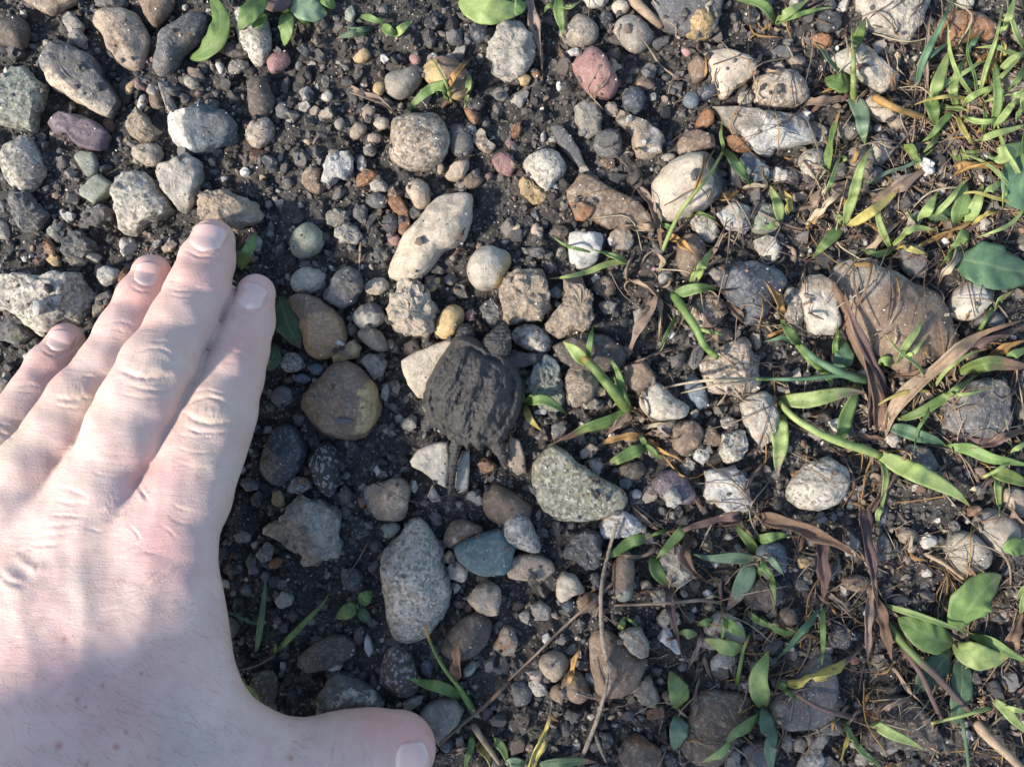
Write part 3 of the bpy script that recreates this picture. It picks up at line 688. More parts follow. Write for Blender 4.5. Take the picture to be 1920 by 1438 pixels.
STONES[(2, 2)] = '''
dg r a c2=mg h=1.3 n=dark_craggy_stone L=dark_grey_craggy_stone_beside_the_dry_twig : 30,21 35,13 42,10 48,13 50,20 50,31 46,33 38,30 29,25
wh g a c2=bl h=1.2 n=bluish_white_stone L=bluish_white_angular_stone_at_the_top_of_the_dry_twig : 49,9 54,2 62,-1 68,2 72,7 75,10 66,15 58,15 52,17
tn m f c2=mg : -3,28 4,24 14,24 22,28 24,33 18,38 8,39 -2,37
cr s a c2=lg h=1.25 n=cream_cube_pebble L=cream_blocky_pebble_beside_the_dry_twig : 25,41 29,34 36,36 40,42 41,46 34,48 27,51 25,47
br s r c2=gn h=1.2 p=-90,-.75 n=brown_bar_stone L=upright_brown_bar_shaped_stone_with_a_green_fleck : 59,27 63,22 68,26 69,36 68,46 65,51 59,50 57,42 57,33
cr r a c2=tn h=1.1 n=cream_block_under_grass L=cream_block_under_a_drooping_grass_blade : 83,27 88,20 95,19 100,28 101,36 95,41 89,42 85,34
wh s a h=1.2 n=white_flake L=pure_white_pointed_flake_beside_a_dead_blade_tip : 82,72 85,66 88,66 93,73 95,80 93,81 86,75
br s r c2=db h=.9 n=large_brown_cobble L=large_smooth_brown_cobble_under_the_dry_twig : 45,70 52,67 60,72 68,79 76,84 73,92 69,99 62,104 54,105 47,101 45,90 44,79
mg m a c2=br z=3 : 60,69 66,66 72,66 77,73 77,82 71,82 66,78 62,74
tn r a c2=mg h=1.3 n=grey-tan_chunk L=rough_greyish_tan_chunk_above_the_rust_pebble : 67,97 72,94 77,93 81,100 84,107 78,110 71,106 68,102
ru s a c2=br n=rust_pebble : 75,113 80,109 85,109 86,115 80,117 76,117
br m r c2=mg h=1.0 n=seedling_boulder L=large_grey_brown_boulder_beside_the_two_leaf_seedling : 97,128 100,118 103,106 110,101 120,102 130,104 136,108 134,116 127,125 122,135 114,143 104,143 97,138 95,132
tn s r h=1.4 n=round_tan_pebble L=round_smooth_tan_pebble_beside_the_dead_blade_tip : 15,86 18,81 24,79 30,82 32,87 28,94 23,96 18,92
br s r c2=tn h=1.3 : 28,97 33,91 38,90 42,96 44,103 39,108 32,106 28,101
lg r a : 9,95 14,93 19,98 20,103 14,104 10,100
br m a c2=ru h=1.2 p=60,-.5 n=rust-flecked_rock L=brown_rock_with_rusty_orange_flecks_at_the_bottom_edge : 60,138 64,130 69,126 76,128 83,134 84,143 80,148 66,148
cr s r h=1.1 n=cream_stone_under_weeds L=smooth_cream_stone_under_small_green_weeds : 108,68 112,61 119,57 127,61 131,68 130,74 123,76 115,72
lg m a c2=mg h=1.2 : 112,84 117,79 124,80 125,85 119,90 112,89
db s r : 130,46 137,39 147,38 152,45 149,53 140,56 132,53
dg s f : 129,132 136,129 144,128 146,146 134,146
cr r a : 77,45 84,43 89,47 86,54 80,52
cr r a c2=tn : 82,60 87,54 93,57 95,63 88,66 83,65
wh s r : 107,46 110,44 113,47 110,49
wh s a : 17,70 20,68 22,71 19,75 17,73
mg s a c2=dg : 10,53 16,50 22,55 21,61 13,61
mg s a : 4,58 8,55 11,59 9,64 5,62
nb w r : 44,36 48,34 50,39 49,44 45,41
br s r c2=db : 36,51 41,46 49,47 48,54 41,57 37,55
mg s a c2=bl : 120,138 124,132 128,134 128,146 120,146
dg s r : 0,98 6,96 11,101 9,108 2,109
db r a c2=ru : 1,114 8,109 11,112 9,120 2,121
br s r : 22,100 27,97 30,103 28,108 22,105
tn s r c2=br : 72,40 77,39 79,43 74,45
nb w r : 28,52 33,49 36,53 33,57 29,56
br s r : 84,103 89,101 91,106 88,109
lg s a : 128,97 134,95 137,99 131,102
'''
STONES[(3, 2)] = '''
mg s r c2=lg h=1.3 n=upper_grey_twin L=upper_of_two_smooth_grey_oval_pebbles_touching_each_other : 117,8 120,1 127,-1 134,1 139,7 141,14 138,21 132,24 125,22 119,15
mg w r c2=gn h=1.3 n=lower_grey_twin L=lower_wet_one_of_two_grey_oval_pebbles_above_the_broad_leaf : 101,19 105,12 112,11 118,15 123,20 125,26 122,33 116,37 109,34 103,27
dg s f c2=bl h=1.1 n=dark_slate_plate L=dark_grey_slate_plate_under_the_yellow_dying_leaf : 28,80 34,79 36,86 39,96 38,110 39,124 32,124 24,121 10,122 4,118 2,108 10,100 20,90
db m f c2=ru n=rust-edged_plate L=flat_dark_brown_plate_with_rusty_stains_beside_the_broad_weed : 54,128 58,118 64,108 70,103 80,105 88,112 94,121 99,131 88,133 70,132 56,134
mg s a c2=bl h=1.2 : 21,126 26,123 33,123 34,127 30,133 23,133
tn s a c2=mg h=1.2 : 14,130 18,126 22,130 20,135 15,135
mg s r : 8,129 12,125 14,130 12,135 8,133
lg g a : 17,142 22,135 29,131 31,138 30,147 18,147
tn r a c2=mg h=1.2 n=lone_tan_lump L=lone_greyish_tan_lump_on_bare_black_soil : 72,13 77,9 83,11 85,15 79,19 74,17
dg m a c2=lg : 34,70 39,64 46,66 48,72 43,78 36,76
bl s r c2=dg n=round_slate_pebble L=round_dark_slate_pebble_half_hidden_by_grass_blades : -5,21 3,17 9,20 11,28 8,35 0,37 -6,31
br s r : 6,58 11,54 16,58 16,63 9,65
br s r c2=dg : 42,39 48,36 57,38 56,44 47,45
dg m a c2=mg : 60,16 65,12 69,18 68,27 62,29
mg s a : 50,136 54,134 56,140 53,143 49,142
tn r a c2=mg : 59,83 64,80 68,85 65,91 60,88
oc s r c2=ru : 17,27 21,25 24,28 22,31 18,32
lg s r : 46,130 50,128 51,132 47,133
'''

LOOKS = dict(s=(0.2, 0.4, 0.1, 0.12), g=(0.85, 0.25, 0.5, 0.0), m=(0.3, 0.72, 0.45, 0.0), r=(0.35, 0.4, 1.0, 0.0), w=(0.25, 0.3, 0.15, 0.75))
stones = []

def stone_mesh(poly, h, shape, surf, seed, ridge):
    r = np.random.default_rng(seed)
    d = 2 * math.sqrt(abs(0.5 * np.sum(poly[:, 0] * np.roll(poly[:, 1], -1) - poly[:, 1] * np.roll(poly[:, 0], -1))) / math.pi)
    if shape == 'r':
        q = np.vstack([poly[-2:], poly, poly[:3]]); m = catmull(q, len(q) * 6); lo = np.argmin(np.linalg.norm(m[:len(m) // 3] - poly[0], axis=1)); hi = len(m) // 2 + np.argmin(np.linalg.norm(m[len(m) // 2:] - poly[0], axis=1)); sm = m[lo:hi]
        sm = sm * 1.02
    else: sm = chaikin(poly, 1, 0.07) * 1.03
    big = d > 0.014
    na = 72 if d > 0.022 else (52 if big else 32)
    rows = [80, 70, 60, 50, 41, 33, 26, 20, 14, 8, 3, -8, -24, -48] if big else [74, 58, 44, 32, 21, 11, 3, -10, -40]
    if d > 0.022: rows = list(np.linspace(85, 2, 22)) + [-8, -24, -48]
    th = np.linspace(0, 2 * math.pi, na, endpoint=False)
    a = sm; b = np.roll(sm, -1, 0); e = b - a
    if shape != 'r':
        pa = np.arctan2(poly[:, 1], poly[:, 0]) % (2 * math.pi)
        for q in pa: th[np.argmin(np.abs((th - q + math.pi) % (2 * math.pi) - math.pi))] = q
        th = np.sort(th)
    D = np.stack([np.cos(th), np.sin(th)], 1)
    den = D[:, None, 0] * e[None, :, 1] - D[:, None, 1] * e[None, :, 0]
    den = np.where(np.abs(den) < 1e-12, 1e-12, den)
    tt = (a[None, :, 0] * e[None, :, 1] - a[None, :, 1] * e[None, :, 0]) / den
    ss = (a[None, :, 0] * D[:, None, 1] - a[None, :, 1] * D[:, None, 0]) / den
    ok = (tt > 0) & (ss >= -1e-6) & (ss <= 1 + 1e-6)
    R = np.max(np.where(ok, tt, 0), 1)
    R = np.maximum(R, 0.12 * d)
    n = dict(r=2.3, a=3.2, f=5.5)[shape]
    V = [np.array([[0, 0, h]])]
    for el in rows:
        c, s = math.cos(math.radians(el)), math.sin(math.radians(abs(el)))
        rr = c ** (2 / n); zz = s ** (2 / n)
        z = h * zz if el >= 0 else -0.55 * h * zz
        V.append(np.stack([R * rr * D[:, 0], R * rr * D[:, 1], np.full(na, z)], 1))
    V.append(np.array([[0, 0, -0.55 * h]]))
    v = np.vstack(V)
    rm = R.max()
    top = np.clip(v[:, 2] / h, 0, 1)
    tx, ty = r.normal(size=2) * (0.16 if shape != 'f' else 0.05)
    v[:, 2] += h * top * (tx * v[:, 0] + ty * v[:, 1]) / rm
    # facets
    cuts = []
    if shape == 'a':
        k0 = r.uniform(0, 6.28)
        for k in range(4):
            az = k0 + k * 1.57 + r.normal() * 0.5; cuts.append((az, r.uniform(0.6, 1.6), r.uniform(0.6, 0.92)))
        for k in range(2): cuts.append((r.uniform(0, 6.28), r.uniform(0.08, 0.28), 0.0))
    elif shape == 'r':
        for k in range(2 if surf in 'sw' else 4): cuts.append((r.uniform(0, 6.28), r.uniform(0.3, 1.0), r.uniform(0.45, 0.7)))
    if ridge:
        cuts.insert(0, (math.radians(ridge[0]), ridge[2], ridge[1]))
    for az, slope, pos in cuts:
        nz = 1 / math.hypot(1, slope * h / d * 3.0) if slope < 0.3 else 1 / math.hypot(1, slope)
        nx = math.sqrt(max(0, 1 - nz * nz))
        nv = np.array([math.cos(az) * nx, math.sin(az) * nx, nz])
        Ra = np.interp(az % (2 * math.pi), np.append(th, 2 * math.pi), np.append(R, R[0]))
        off = nx * Ra * pos + nz * h * (0.86 if slope < 0.3 else 0.88 if pos < 0.4 else 0.8)
        if slope >= 0.3: off = max(off, nx * Ra * 0.96 + nz * h * 0.10)
        s = v @ nv - off
        m = (s > 0) & (v[:, 2] > 0.03 * h)
        v[m] -= np.outer(s[m], nv) * 0.94
    # lumps
    nrm = v / np.maximum(np.linalg.norm(v, axis=1)[:, None], 1e-9)
    amp = dict(r=0.034, a=0.06, f=0.024)[shape] * d * (1.7 if surf == 'r' else 1.0)
    sd = r.uniform(0, 100, 3)
    disp = amp * fbm(v / d * 3.2 + sd, 3) + (0.4 * amp * fbm(v / d * 11 + sd, 2) if surf in 'rg' else 0)
    if shape == 'a' or surf == 'r':
        disp = disp - 0.032 * d * (1 - np.minimum(1, np.abs(perlin(v / d * 2.6 + sd + 9)) * 4)) * (0.5 + perlin(v / d * 1.7 + sd)) + 0.02 * d * np.floor(2.2 * perlin(v / d * 2.1 + sd + 4)) * 0.5
    v += nrm * np.broadcast_to(disp, len(v))[:, None] * np.array([1, 1, min(1, 2.2 * h / d)])
    f = []
    nr = len(rows); idx = lambda i, j: 1 + i * na + j % na
    for j in range(na): f.append((0, idx(0, j), idx(0, j + 1)))
    for i in range(nr - 1):
        for j in range(na):
            f.append((idx(i, j), idx(i + 1, j), idx(i + 1, j + 1))); f.append((idx(i, j), idx(i + 1, j + 1), idx(i, j + 1)))
    last = 1 + nr * na
    for j in range(na): f.append((last, idx(nr - 1, j + 1), idx(nr - 1, j)))
    return v, np.array(f), d

SNAME = dict(s='smooth', g='speckled', m='mottled', r='rough', w='shiny')
k = 0
for tile, txt in STONES.items():
    for line in txt.strip().splitlines():
        spec, poly = line.split(':')
        sp = spec.split(); col, surf, shape = sp[:3]
        opt = dict(x.split('=', 1) for x in sp[3:])
        pp = np.array(pts(tile, poly))
        cpx = pp.mean(0)
        k += 1
        ext = np.linalg.svd(pp - cpx)[1] if False else None
        dpx = 2 * math.sqrt(abs(0.5 * np.sum(pp[:, 0] * np.roll(pp[:, 1], -1) - pp[:, 1] * np.roll(pp[:, 0], -1))) / math.pi)
        dm = dpx * S
        h = 0.46 * dm if dm < 0.011 else 0.46 * 0.011 * (dm / 0.011) ** 0.66
        if shape == 'f': h *= 0.62
        h *= float(opt.get('h', 1)) 
        z0 = float(opt.get('z', 0)) * 1e-3 + 0.0002
        kz = 1 - (z0 + 0.25 * h) / H
        w = np.stack([(pp[:, 0] - 960) * S * kz, (719 - pp[:, 1]) * S * kz], 1)
        c = w.mean(0)
        ed = np.roll(w, -1, 0) - w; ed = np.stack([-ed[:, 1], ed[:, 0]], 1) / np.linalg.norm(ed, axis=1)[:, None]
        area = np.sum(w[:, 0] * np.roll(w[:, 1], -1) - w[:, 1] * np.roll(w[:, 0], -1))
        if area < 0: ed = -ed
        gx = np.stack(np.meshgrid(np.linspace(w[:, 0].min(), w[:, 0].max(), 41), np.linspace(w[:, 1].min(), w[:, 1].max(), 41)), -1).reshape(-1, 2)
        sc = ((gx[:, None, :] - w[None]) * ed[None]).sum(-1).min(1) - 0.15 * np.linalg.norm(gx - c, axis=1)
        c = gx[np.argmax(sc)]
        ridge = [float(x) for x in opt['k'].split(',')] if 'k' in opt else None
        v, f, d = stone_mesh(w - c, h, shape, surf, 1000 + k, ridge)
        name = 'flat_stone' if shape == 'f' else ('pebble' if dpx < 52 else ('boulder' if dpx > 170 else 'stone'))
        me = mesh_np(name, v, f)
        if shape != 'r': me.set_sharp_from_angle(angle=math.radians(48))
        o = link(name, me, M_STONE, loc=(c[0], c[1], z0))
        jit = 1 + 0.12 * math.sin(k * 12.9898)
        c1 = [x * jit for x in PAL[col]]
        c2 = PAL[opt['c2']] if 'c2' in opt else [x * 0.55 for x in PAL[col]]
        o.color = (*c1, 1); o['second_colour'] = [float(x) for x in c2]
        lk = LOOKS[surf]; o['surface'] = [float(x) for x in lk[:3]]; o['gloss'] = float(lk[3])
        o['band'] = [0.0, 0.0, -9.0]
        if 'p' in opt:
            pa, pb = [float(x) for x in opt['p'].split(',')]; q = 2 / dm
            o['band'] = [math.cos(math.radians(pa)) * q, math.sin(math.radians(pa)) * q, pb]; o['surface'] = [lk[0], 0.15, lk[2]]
        if 'c2' not in opt: o['surface'] = [lk[0], lk[1] * 0.6, lk[2]]
        o['category'] = 'pebble' if name == 'pebble' else 'stone'
        o['group'] = 'pebbles among the stones' if name == 'pebble' else 'stones lying in the soil'
        stones.append(dict(o=o, c=cpx, d=dpx, n=opt.get('n', '').replace('_', ' '), L=opt.get('L', '').replace('_', ' '), col=col, surf=surf, shape=shape, poly=pp, w=w))
        BV.append(v + np.array([c[0], c[1], z0])); BF.append(f + bv_n); bv_n += len(v)

def bvh():
    return BVHTree.FromPolygons(np.vstack(BV).tolist(), np.vstack(BF).tolist())
TREE = bvh()
def surf_z(x, y):
    h = TREE.ray_cast(Vector((x, y, 0.2)), Vector((0, 0, -1)))
    return (h[0].z, h[2]) if h[0] is not None else (0.0, 0)
N_SOIL = len(BF[0])

# labels for the stones that have none of their own: what they look like and which marked stones they lie between
LAND = [s for s in stones if s['n']]
used = set(s['L'] for s in stones if s['L'])
def where(c, me=None, n=3):
    q = sorted((math.dist(s['c'], c) - s['d'] * 0.4, i) for i, s in enumerate(LAND) if s is not me)
    return [LAND[i] for _, i in q[:n]]
def unique_label(head, c, me=None, link_word='between'):
    a, b, e, g = where(c, me, 4)
    for t in (f"{head} {link_word} the {a['n']} and the {b['n']}", f"{head} {link_word} the {a['n']} and the {e['n']}",
              f"{head} {link_word} the {b['n']} and the {e['n']}", f"{head} nearest the {a['n']}", f"{head} not far from the {b['n']}",
              f"{head} {link_word} the {a['n']} and the {g['n']}", f"{head} somewhat beyond the {e['n']}"):
        if t not in used and len(t.replace('-', ' ').split()) <= 16:
            used.add(t); return t
    vert = 'above' if c[1] < a['c'][1] else 'below'
    for t in (f"{head} {vert} the {a['n']}", f"tiny {head} {vert} the {a['n']}", f"{head} {vert} the {b['n']} and the {a['n']}"):
        if t not in used: used.add(t); return t
    t = f"{head} {vert} the {a['n']} and the {e['n']}"; used.add(t); return t
for s in stones:
    if not s['L']:
        size = 'tiny' if s['d'] < 22 else 'small' if s['d'] < 40 else 'middling' if s['d'] < 70 else 'large'
        form = dict(r='rounded', a='angular', f='flat')[s['shape']]
        kind = 'pebble' if s['d'] < 52 else 'stone'
        s['L'] = unique_label(f"{size} {SNAME[s['surf']] + ' ' if s['surf'] in 'grw' else ''}{CNAME[s['col']]} {form} {kind}", s['c'], s)
    s['o']['label'] = s['L']

# ------------------------------------------------------------------ small gravel, soil crumbs and sand: too many to count
def ico(sub):
    import bmesh
    bm = bmesh.new(); bmesh.ops.create_icosphere(bm, subdivisions=sub, radius=1)
    v = np.array([x.co[:] for x in bm.verts]); f = np.array([[x.index for x in q.verts] for q in bm.faces]); bm.free(); return v, f
def shapes(sub, n, rough):
    v0, f0 = ico(sub); out = []
    for i in range(n):
        r = np.random.default_rng(500 + i)
        v = v0 * (1 + rough * fbm(v0 * 1.3 + i * 7.1, 2))[:, None]
        for _ in range(4):
            nv = r.normal(size=3); nv /= np.linalg.norm(nv); s = v @ nv - r.uniform(0.5, 0.8); m = s > 0; v[m] -= np.outer(s[m], nv)
        out.append(v * np.array([1, r.uniform(0.65, 1), r.uniform(0.5, 0.8)]))
    return out, f0
def scatter(name, mat, xy, size, cols, shp, sink=0.25, on_stone=0.06, avoid=True, **props):
    vs, f0 = shp; allv, allf, allc = [], [], []; nv = len(vs[0]); cnt = 0
    for i in range(len(xy)):
        x, y = xy[i]
        z, fi = surf_z(x, y)
        if fi >= N_SOIL and rng.random() > on_stone: continue
        q = rng.normal(size=4); q /= np.linalg.norm(q); w, a, b, c = q
        M = np.array([[1 - 2 * (b * b + c * c), 2 * (a * b - c * w), 2 * (a * c + b * w)], [2 * (a * b + c * w), 1 - 2 * (a * a + c * c), 2 * (b * c - a * w)], [2 * (a * c - b * w), 2 * (b * c + a * w), 1 - 2 * (a * a + b * b)]])
        p = (vs[i % len(vs)] @ M.T) * size[i]
        p += (x, y, z + size[i] * (0.55 - sink))
        allv.append(p); allf.append(f0 + cnt * nv); allc.append(np.repeat(cols[i][None], nv, 0)); cnt += 1
    me = mesh_np(name, np.vstack(allv), np.vstack(allf), smooth=True)
    me.set_sharp_from_angle(angle=math.radians(40))
    attr_c(me, 'tint', np.vstack(allc))
    return link(name, me, mat, kind='stuff', **props)
def pick(n, names, p):
    c = np.array([PAL[k] for k in names])[rng.choice(len(names), n, p=p)]
    g = c.mean(1, keepdims=True) * np.array([[1.06, 0.99, 0.93]])
    return (c * 0.62 + g * 0.38) * rng.uniform(0.6, 1.25, (n, 1))
TETRA = ([np.array([[1, 1, 1], [1, -1, -1], [-1, 1, -1], [-1, -1, 1.0]]) * 0.85], np.array([[0, 1, 2], [0, 3, 1], [0, 2, 3], [1, 3, 2]]))
EX, EY = 0.20, 0.155
def spread(n, ex=EX, ey=EY): return np.stack([rng.uniform(-ex, ex, n), rng.uniform(-ey, ey, n)], 1)
mixn = ['bk', 'dg', 'mg', 'lg', 'wh', 'tn', 'br', 'db', 'ru', 'oc', 'pk', 'bl', 'cr']
mixp = np.array([.20, .23, .14, .075, .03, .09, .09, .08, .025, .02, .012, .02, .01]); mixp /= mixp.sum()
n = 1150
scatter('gravel', M_GRAVEL, spread(n), 0.0016 + 0.002 * rng.random(n) ** 1.7, pick(n, mixn, mixp), shapes(3, 9, 0.4), label='small mixed gravel filling the gaps between the larger stones', category='gravel')
n = 3400
scatter('pea_gravel', M_GRAVEL, spread(n), rng.uniform(0.0009, 0.0018, n), pick(n, mixn, mixp), shapes(2, 9, 0.4), label='pea sized mixed gravel between the stones', category='gravel')
n = 3800
scatter('fine_gravel', M_GRAVEL, spread(n), rng.uniform(0.0005, 0.001, n), pick(n, mixn, mixp), shapes(2, 8, 0.3), label='fine mixed grit pressed into the black soil', category='gravel')
n = 5000
scatter('coarse_sand', M_GRAVEL, spread(n), rng.uniform(0.0003, 0.0006, n), pick(n, mixn, mixp), shapes(1, 8, 0.3), 0.2, 0.05, label='coarse dark sand lying on the soil', category='sand')
clod = lambda n: np.array([.080, .072, .066]) * rng.uniform(0.45, 1.7, (n, 1))
n = 9 * len(stones)
ring = []
for s in stones:
    for q in rng.random((9, 2)):
        i = int(q[0] * len(s['w'])); pt = s['w'][i] * q[1] + s['w'][(i + 1) % len(s['w'])] * (1 - q[1]); cc = s['w'].mean(0)
        ring.append(cc + (pt - cc) * (1 + 0.0011 * rng.random() / max(np.linalg.norm(pt - cc), 0.002)))
scatter('clinging_soil', M_GRAVEL, np.array(ring), rng.uniform(0.0006, 0.0017, n), clod(n), shapes(2, 9, 0.7), 0.5, 0.35, label='damp soil banked against the sides of the stones', category='soil')
n = 4500
scatter('soil_lumps', M_GRAVEL, spread(n), 0.0008 + 0.0020 * rng.random(n) ** 2, clod(n), shapes(2, 9, 0.7), 0.35, 0.0, label='damp dark clods of soil between the stones', category='soil')
n = 19000
scatter('soil_crumbs', M_GRAVEL, spread(n), 0.0003 + 0.0007 * rng.random(n) ** 2, clod(n), shapes(1, 8, 0.3), 0.2, 0.035, label='loose dark soil crumbs between the stones', category='soil')
n = 15000
scatter('sand_grains', M_SAND, spread(n), 0.00012 + 0.00024 * rng.random(n) ** 2, pick(n, ['wh', 'lg', 'tn'], [.4, .35, .25]), TETRA, 0.1, 0.6, label='scattered pale sand grains glinting on soil and stones', category='sand')
# stones of the same track outside the photograph
n = 1500
xy = np.stack([rng.uniform(-0.42, 0.42, n), rng.uniform(-0.36, 0.36, n)], 1)
out = (np.abs(xy[:, 0]) > 0.172) | (np.abs(xy[:, 1]) > 0.131)
sz = 0.0016 + 0.0075 * rng.random(n) ** 1.6
scatter('track_stones', M_GRAVEL, xy[out], sz[out], pick(n, mixn, mixp)[out], shapes(2, 9, 0.25), 0.35, 0, label='loose stones of the track around the view', category='gravel')
# ------------------------------------------------------------------ signed distance modelling for the hand and the turtle
def seg_field(p, A, B, ra, rb, fz):
    """rounded tapered bar whose height is squashed by fz; axis parameter taken on the ground plane"""
    d = B[:2] - A[:2]; L2 = max(float(d @ d), 1e-12)
    t = np.clip(((p[:, :2] - A[:2]) @ d) / L2, 0, 1)
    c = A + np.outer(t, B - A); r = ra + (rb - ra) * t
    q = p - c
    return np.sqrt(q[:, 0] ** 2 + q[:, 1] ** 2 + (q[:, 2] * fz) ** 2) - r
def smin(a, b, k):
    h = np.clip(0.5 + 0.5 * (b - a) / k, 0, 1)
    return b + (a - b) * h - k * h * (1 - h)
def surface_nets(fn, lo, hi, step):
    lo, hi = np.array(lo), np.array(hi)
    n = np.ceil((hi - lo) / step).astype(int) + 1
    g = np.stack(np.meshgrid(*[lo[i] + step * np.arange(n[i]) for i in range(3)], indexing='ij'), -1).reshape(-1, 3)
    cs = 4; nc = (n + cs - 1) // cs + 1
    gc = np.stack(np.meshgrid(*[lo[i] + step * cs * np.arange(nc[i]) for i in range(3)], indexing='ij'), -1).reshape(-1, 3)
    Fc = np.concatenate([fn(c) for c in np.array_split(gc, 8)]).reshape(nc)
    ix = [np.minimum((np.arange(n[i]) + cs // 2) // cs, nc[i] - 1) for i in range(3)]
    F = Fc[np.ix_(*ix)].reshape(-1)
    near = np.abs(F) < step * cs * 1.9
    F[near] = np.concatenate([fn(c) for c in np.array_split(g[near], 24)])
    F = F.reshape(n)
    ins = F < 0
    corners = [(i, j, k) for i in (0, 1) for j in (0, 1) for k in (0, 1)]
    m = [x - 1 for x in n]
    cnt = sum(ins[i:i + m[0], j:j + m[1], k:k + m[2]].astype(int) for i, j, k in corners)
    act = (cnt > 0) & (cnt < 8)
    ids = -np.ones(m, int); ids[act] = np.arange(act.sum())
    ai = np.argwhere(act); acc = np.zeros((len(ai), 3)); num = np.zeros(len(ai))
    for a in range(8):
        for b in range(a + 1, 8):
            ca, cb = np.array(corners[a]), np.array(corners[b])
            if np.abs(ca - cb).sum() != 1: continue
            fa = F[tuple((ai + ca).T)]; fb = F[tuple((ai + cb).T)]
            cr = (fa < 0) != (fb < 0); t = np.where(cr, fa / np.where(cr, fa - fb, 1), 0)
            acc[cr] += (ca + np.outer(t, cb - ca))[cr]; num[cr] += 1
    v = lo + step * (ai + acc / num[:, None])
    faces = []
    for ax in range(3):
        u, w = (ax + 1) % 3, (ax + 2) % 3
        sl = [slice(None)] * 3; s0 = list(sl); s1 = list(sl); s0[ax] = slice(0, n[ax] - 1); s1[ax] = slice(1, n[ax])
        e = np.argwhere(ins[tuple(s0)] != ins[tuple(s1)])
        e = e[(e[:, u] > 0) & (e[:, w] > 0) & (e[:, u] < n[u] - 1) & (e[:, w] < n[w] - 1)]
        def at(du, dw):
            q = e.copy(); q[:, u] += du; q[:, w] += dw; return ids[tuple(q.T)]
        quad = np.stack([at(-1, -1), at(0, -1), at(0, 0), at(-1, 0)], 1)
        fl = ins[tuple(e.T)]
        quad[~fl] = quad[~fl][:, ::-1]
        faces.append(quad)
    f = np.vstack(faces); f = f[(f >= 0).all(1)]
    return v, f
def refine(v, f, fn, levels, eps):
    me = mesh_np('tmp', v, f); o = bpy.data.objects.new('tmp', me); COL.objects.link(o)
    md = o.modifiers.new('s', 'SUBSURF'); md.levels = levels; md.render_levels = levels
    dg = bpy.context.evaluated_depsgraph_get(); ev = o.evaluated_get(dg).to_mesh()
    v2 = np.empty(len(ev.vertices) * 3); ev.vertices.foreach_get('co', v2); v2 = v2.reshape(-1, 3)
    f2 = np.empty(len(ev.polygons) * 4, int); ev.loops.foreach_get('vertex_index', f2); f2 = f2.reshape(-1, 4)
    bpy.data.objects.remove(o); bpy.data.meshes.remove(me)
    for _ in range(3):
        d, g = grad(fn, v2, eps); v2 = v2 - g * np.clip(d, -eps * 4, eps * 4)[:, None]
    return v2, f2
def grad(fn, p, eps):
    d = fn(p); g = np.stack([fn(p + np.eye(3)[i] * eps) - d for i in range(3)], 1) / eps
    l2 = np.maximum((g * g).sum(1), 0.05)
    return d / np.sqrt(l2), g / np.sqrt(l2)[:, None]

# ------------------------------------------------------------------ the hand: joints (pixel x, pixel y, height mm, half width px)
FINGERS = dict(
    index=[(480, 550, 11, 36), (466, 604, 14, 45), (449, 657, 18, 51), (434, 707, 22, 56), (412, 772, 27, 65), (396, 818, 29, 67), (376, 862, 31, 72), (349, 930, 32.5, 80), (305, 1020, 33.5, 92)],
    middle=[(399, 452, 12, 41), (388, 490, 14, 48), (372, 540, 18, 55), (342, 604, 23, 58), (297, 686, 30, 68), (266, 751, 32, 70), (234, 818, 34, 70), (185, 915, 34.5, 76), (130, 1015, 34, 86)],
    ring=[(284, 515, 11, 38), (264, 565, 14, 45), (236, 622, 18, 49), (200, 690, 22, 53), (152, 752, 26, 60), (112, 812, 29, 60), (60, 880, 32, 62), (-10, 1000, 33.5, 72)],
    pinky=[(124, 640, 9, 34), (92, 690, 12, 39), (66, 733, 15, 42), (38, 776, 18, 45), (-2, 832, 22, 50), (-45, 895, 26, 52), (-110, 1010, 30, 62)],
    thumb=[(745, 1405, 12, 72), (690, 1418, 14, 84), (636, 1432, 17, 92), (560, 1446, 22, 92), (480, 1452, 27, 98), (380, 1455, 32, 108), (260, 1470, 35, 130)])
FZ = dict(index=1.12, middle=1.12, ring=1.12, pinky=1.12, thumb=1.2)
def J(q):
    z = q[2] * 1e-3; return np.array(W(q[0], q[1], z)), q[3] * S * (1 - z / H)
CH = {k: [J(q) for q in v] for k, v in FINGERS.items()}
PALM = [[(305, 1020, 37, 92), (250, 1160, 38, 132), (150, 1330, 40, 160), (80, 1540, 44, 165)],
        [(300, 1150, 36, 92), (368, 1315, 32, 84), (435, 1425, 27, 92)],
        [(130, 1015, 38, 86), (110, 1160, 41, 110), (80, 1330, 45, 130), (60, 1540, 46, 150)],
        [(-10, 1000, 37, 72), (0, 1160, 41, 100), (20, 1330, 44, 120), (40, 1540, 45, 140)],
        [(-110, 1010, 33, 62), (-90, 1160, 37, 90), (-60, 1330, 41, 110), (0, 1540, 44, 130)]]
PL = [[J(q) for q in c] for c in PALM]
WRIST = np.array(W(50, 1560, 0.046)); 
ELBOW = WRIST + np.array([-0.20, -0.165, 0.205])
def chain(p, ch, fz, k):
    d = None
    for (A, ra), (B, rb) in zip(ch[:-1], ch[1:]):
        s = seg_field(p, A, B, ra, rb, fz); d = s if d is None else smin(d, s, k)
    return d
def pxy(p):
    k = S * (1 - p[:, 2] / H)
    return p[:, 0] / k + 960, 719 - p[:, 1] / k
def bump_at(p, x, y, z, r):
    c = np.array(W(x, y, z * 1e-3)); return np.exp(-((p - c) ** 2).sum(1) / (r * S) ** 2)
FILL = [J(q) for q in ((441, 556, 9, 14), (416, 600, 11, 20), (392, 650, 14, 24), (373, 705, 18, 28), (345, 765, 22, 30), (318, 832, 27, 34), (285, 880, 31, 40))]
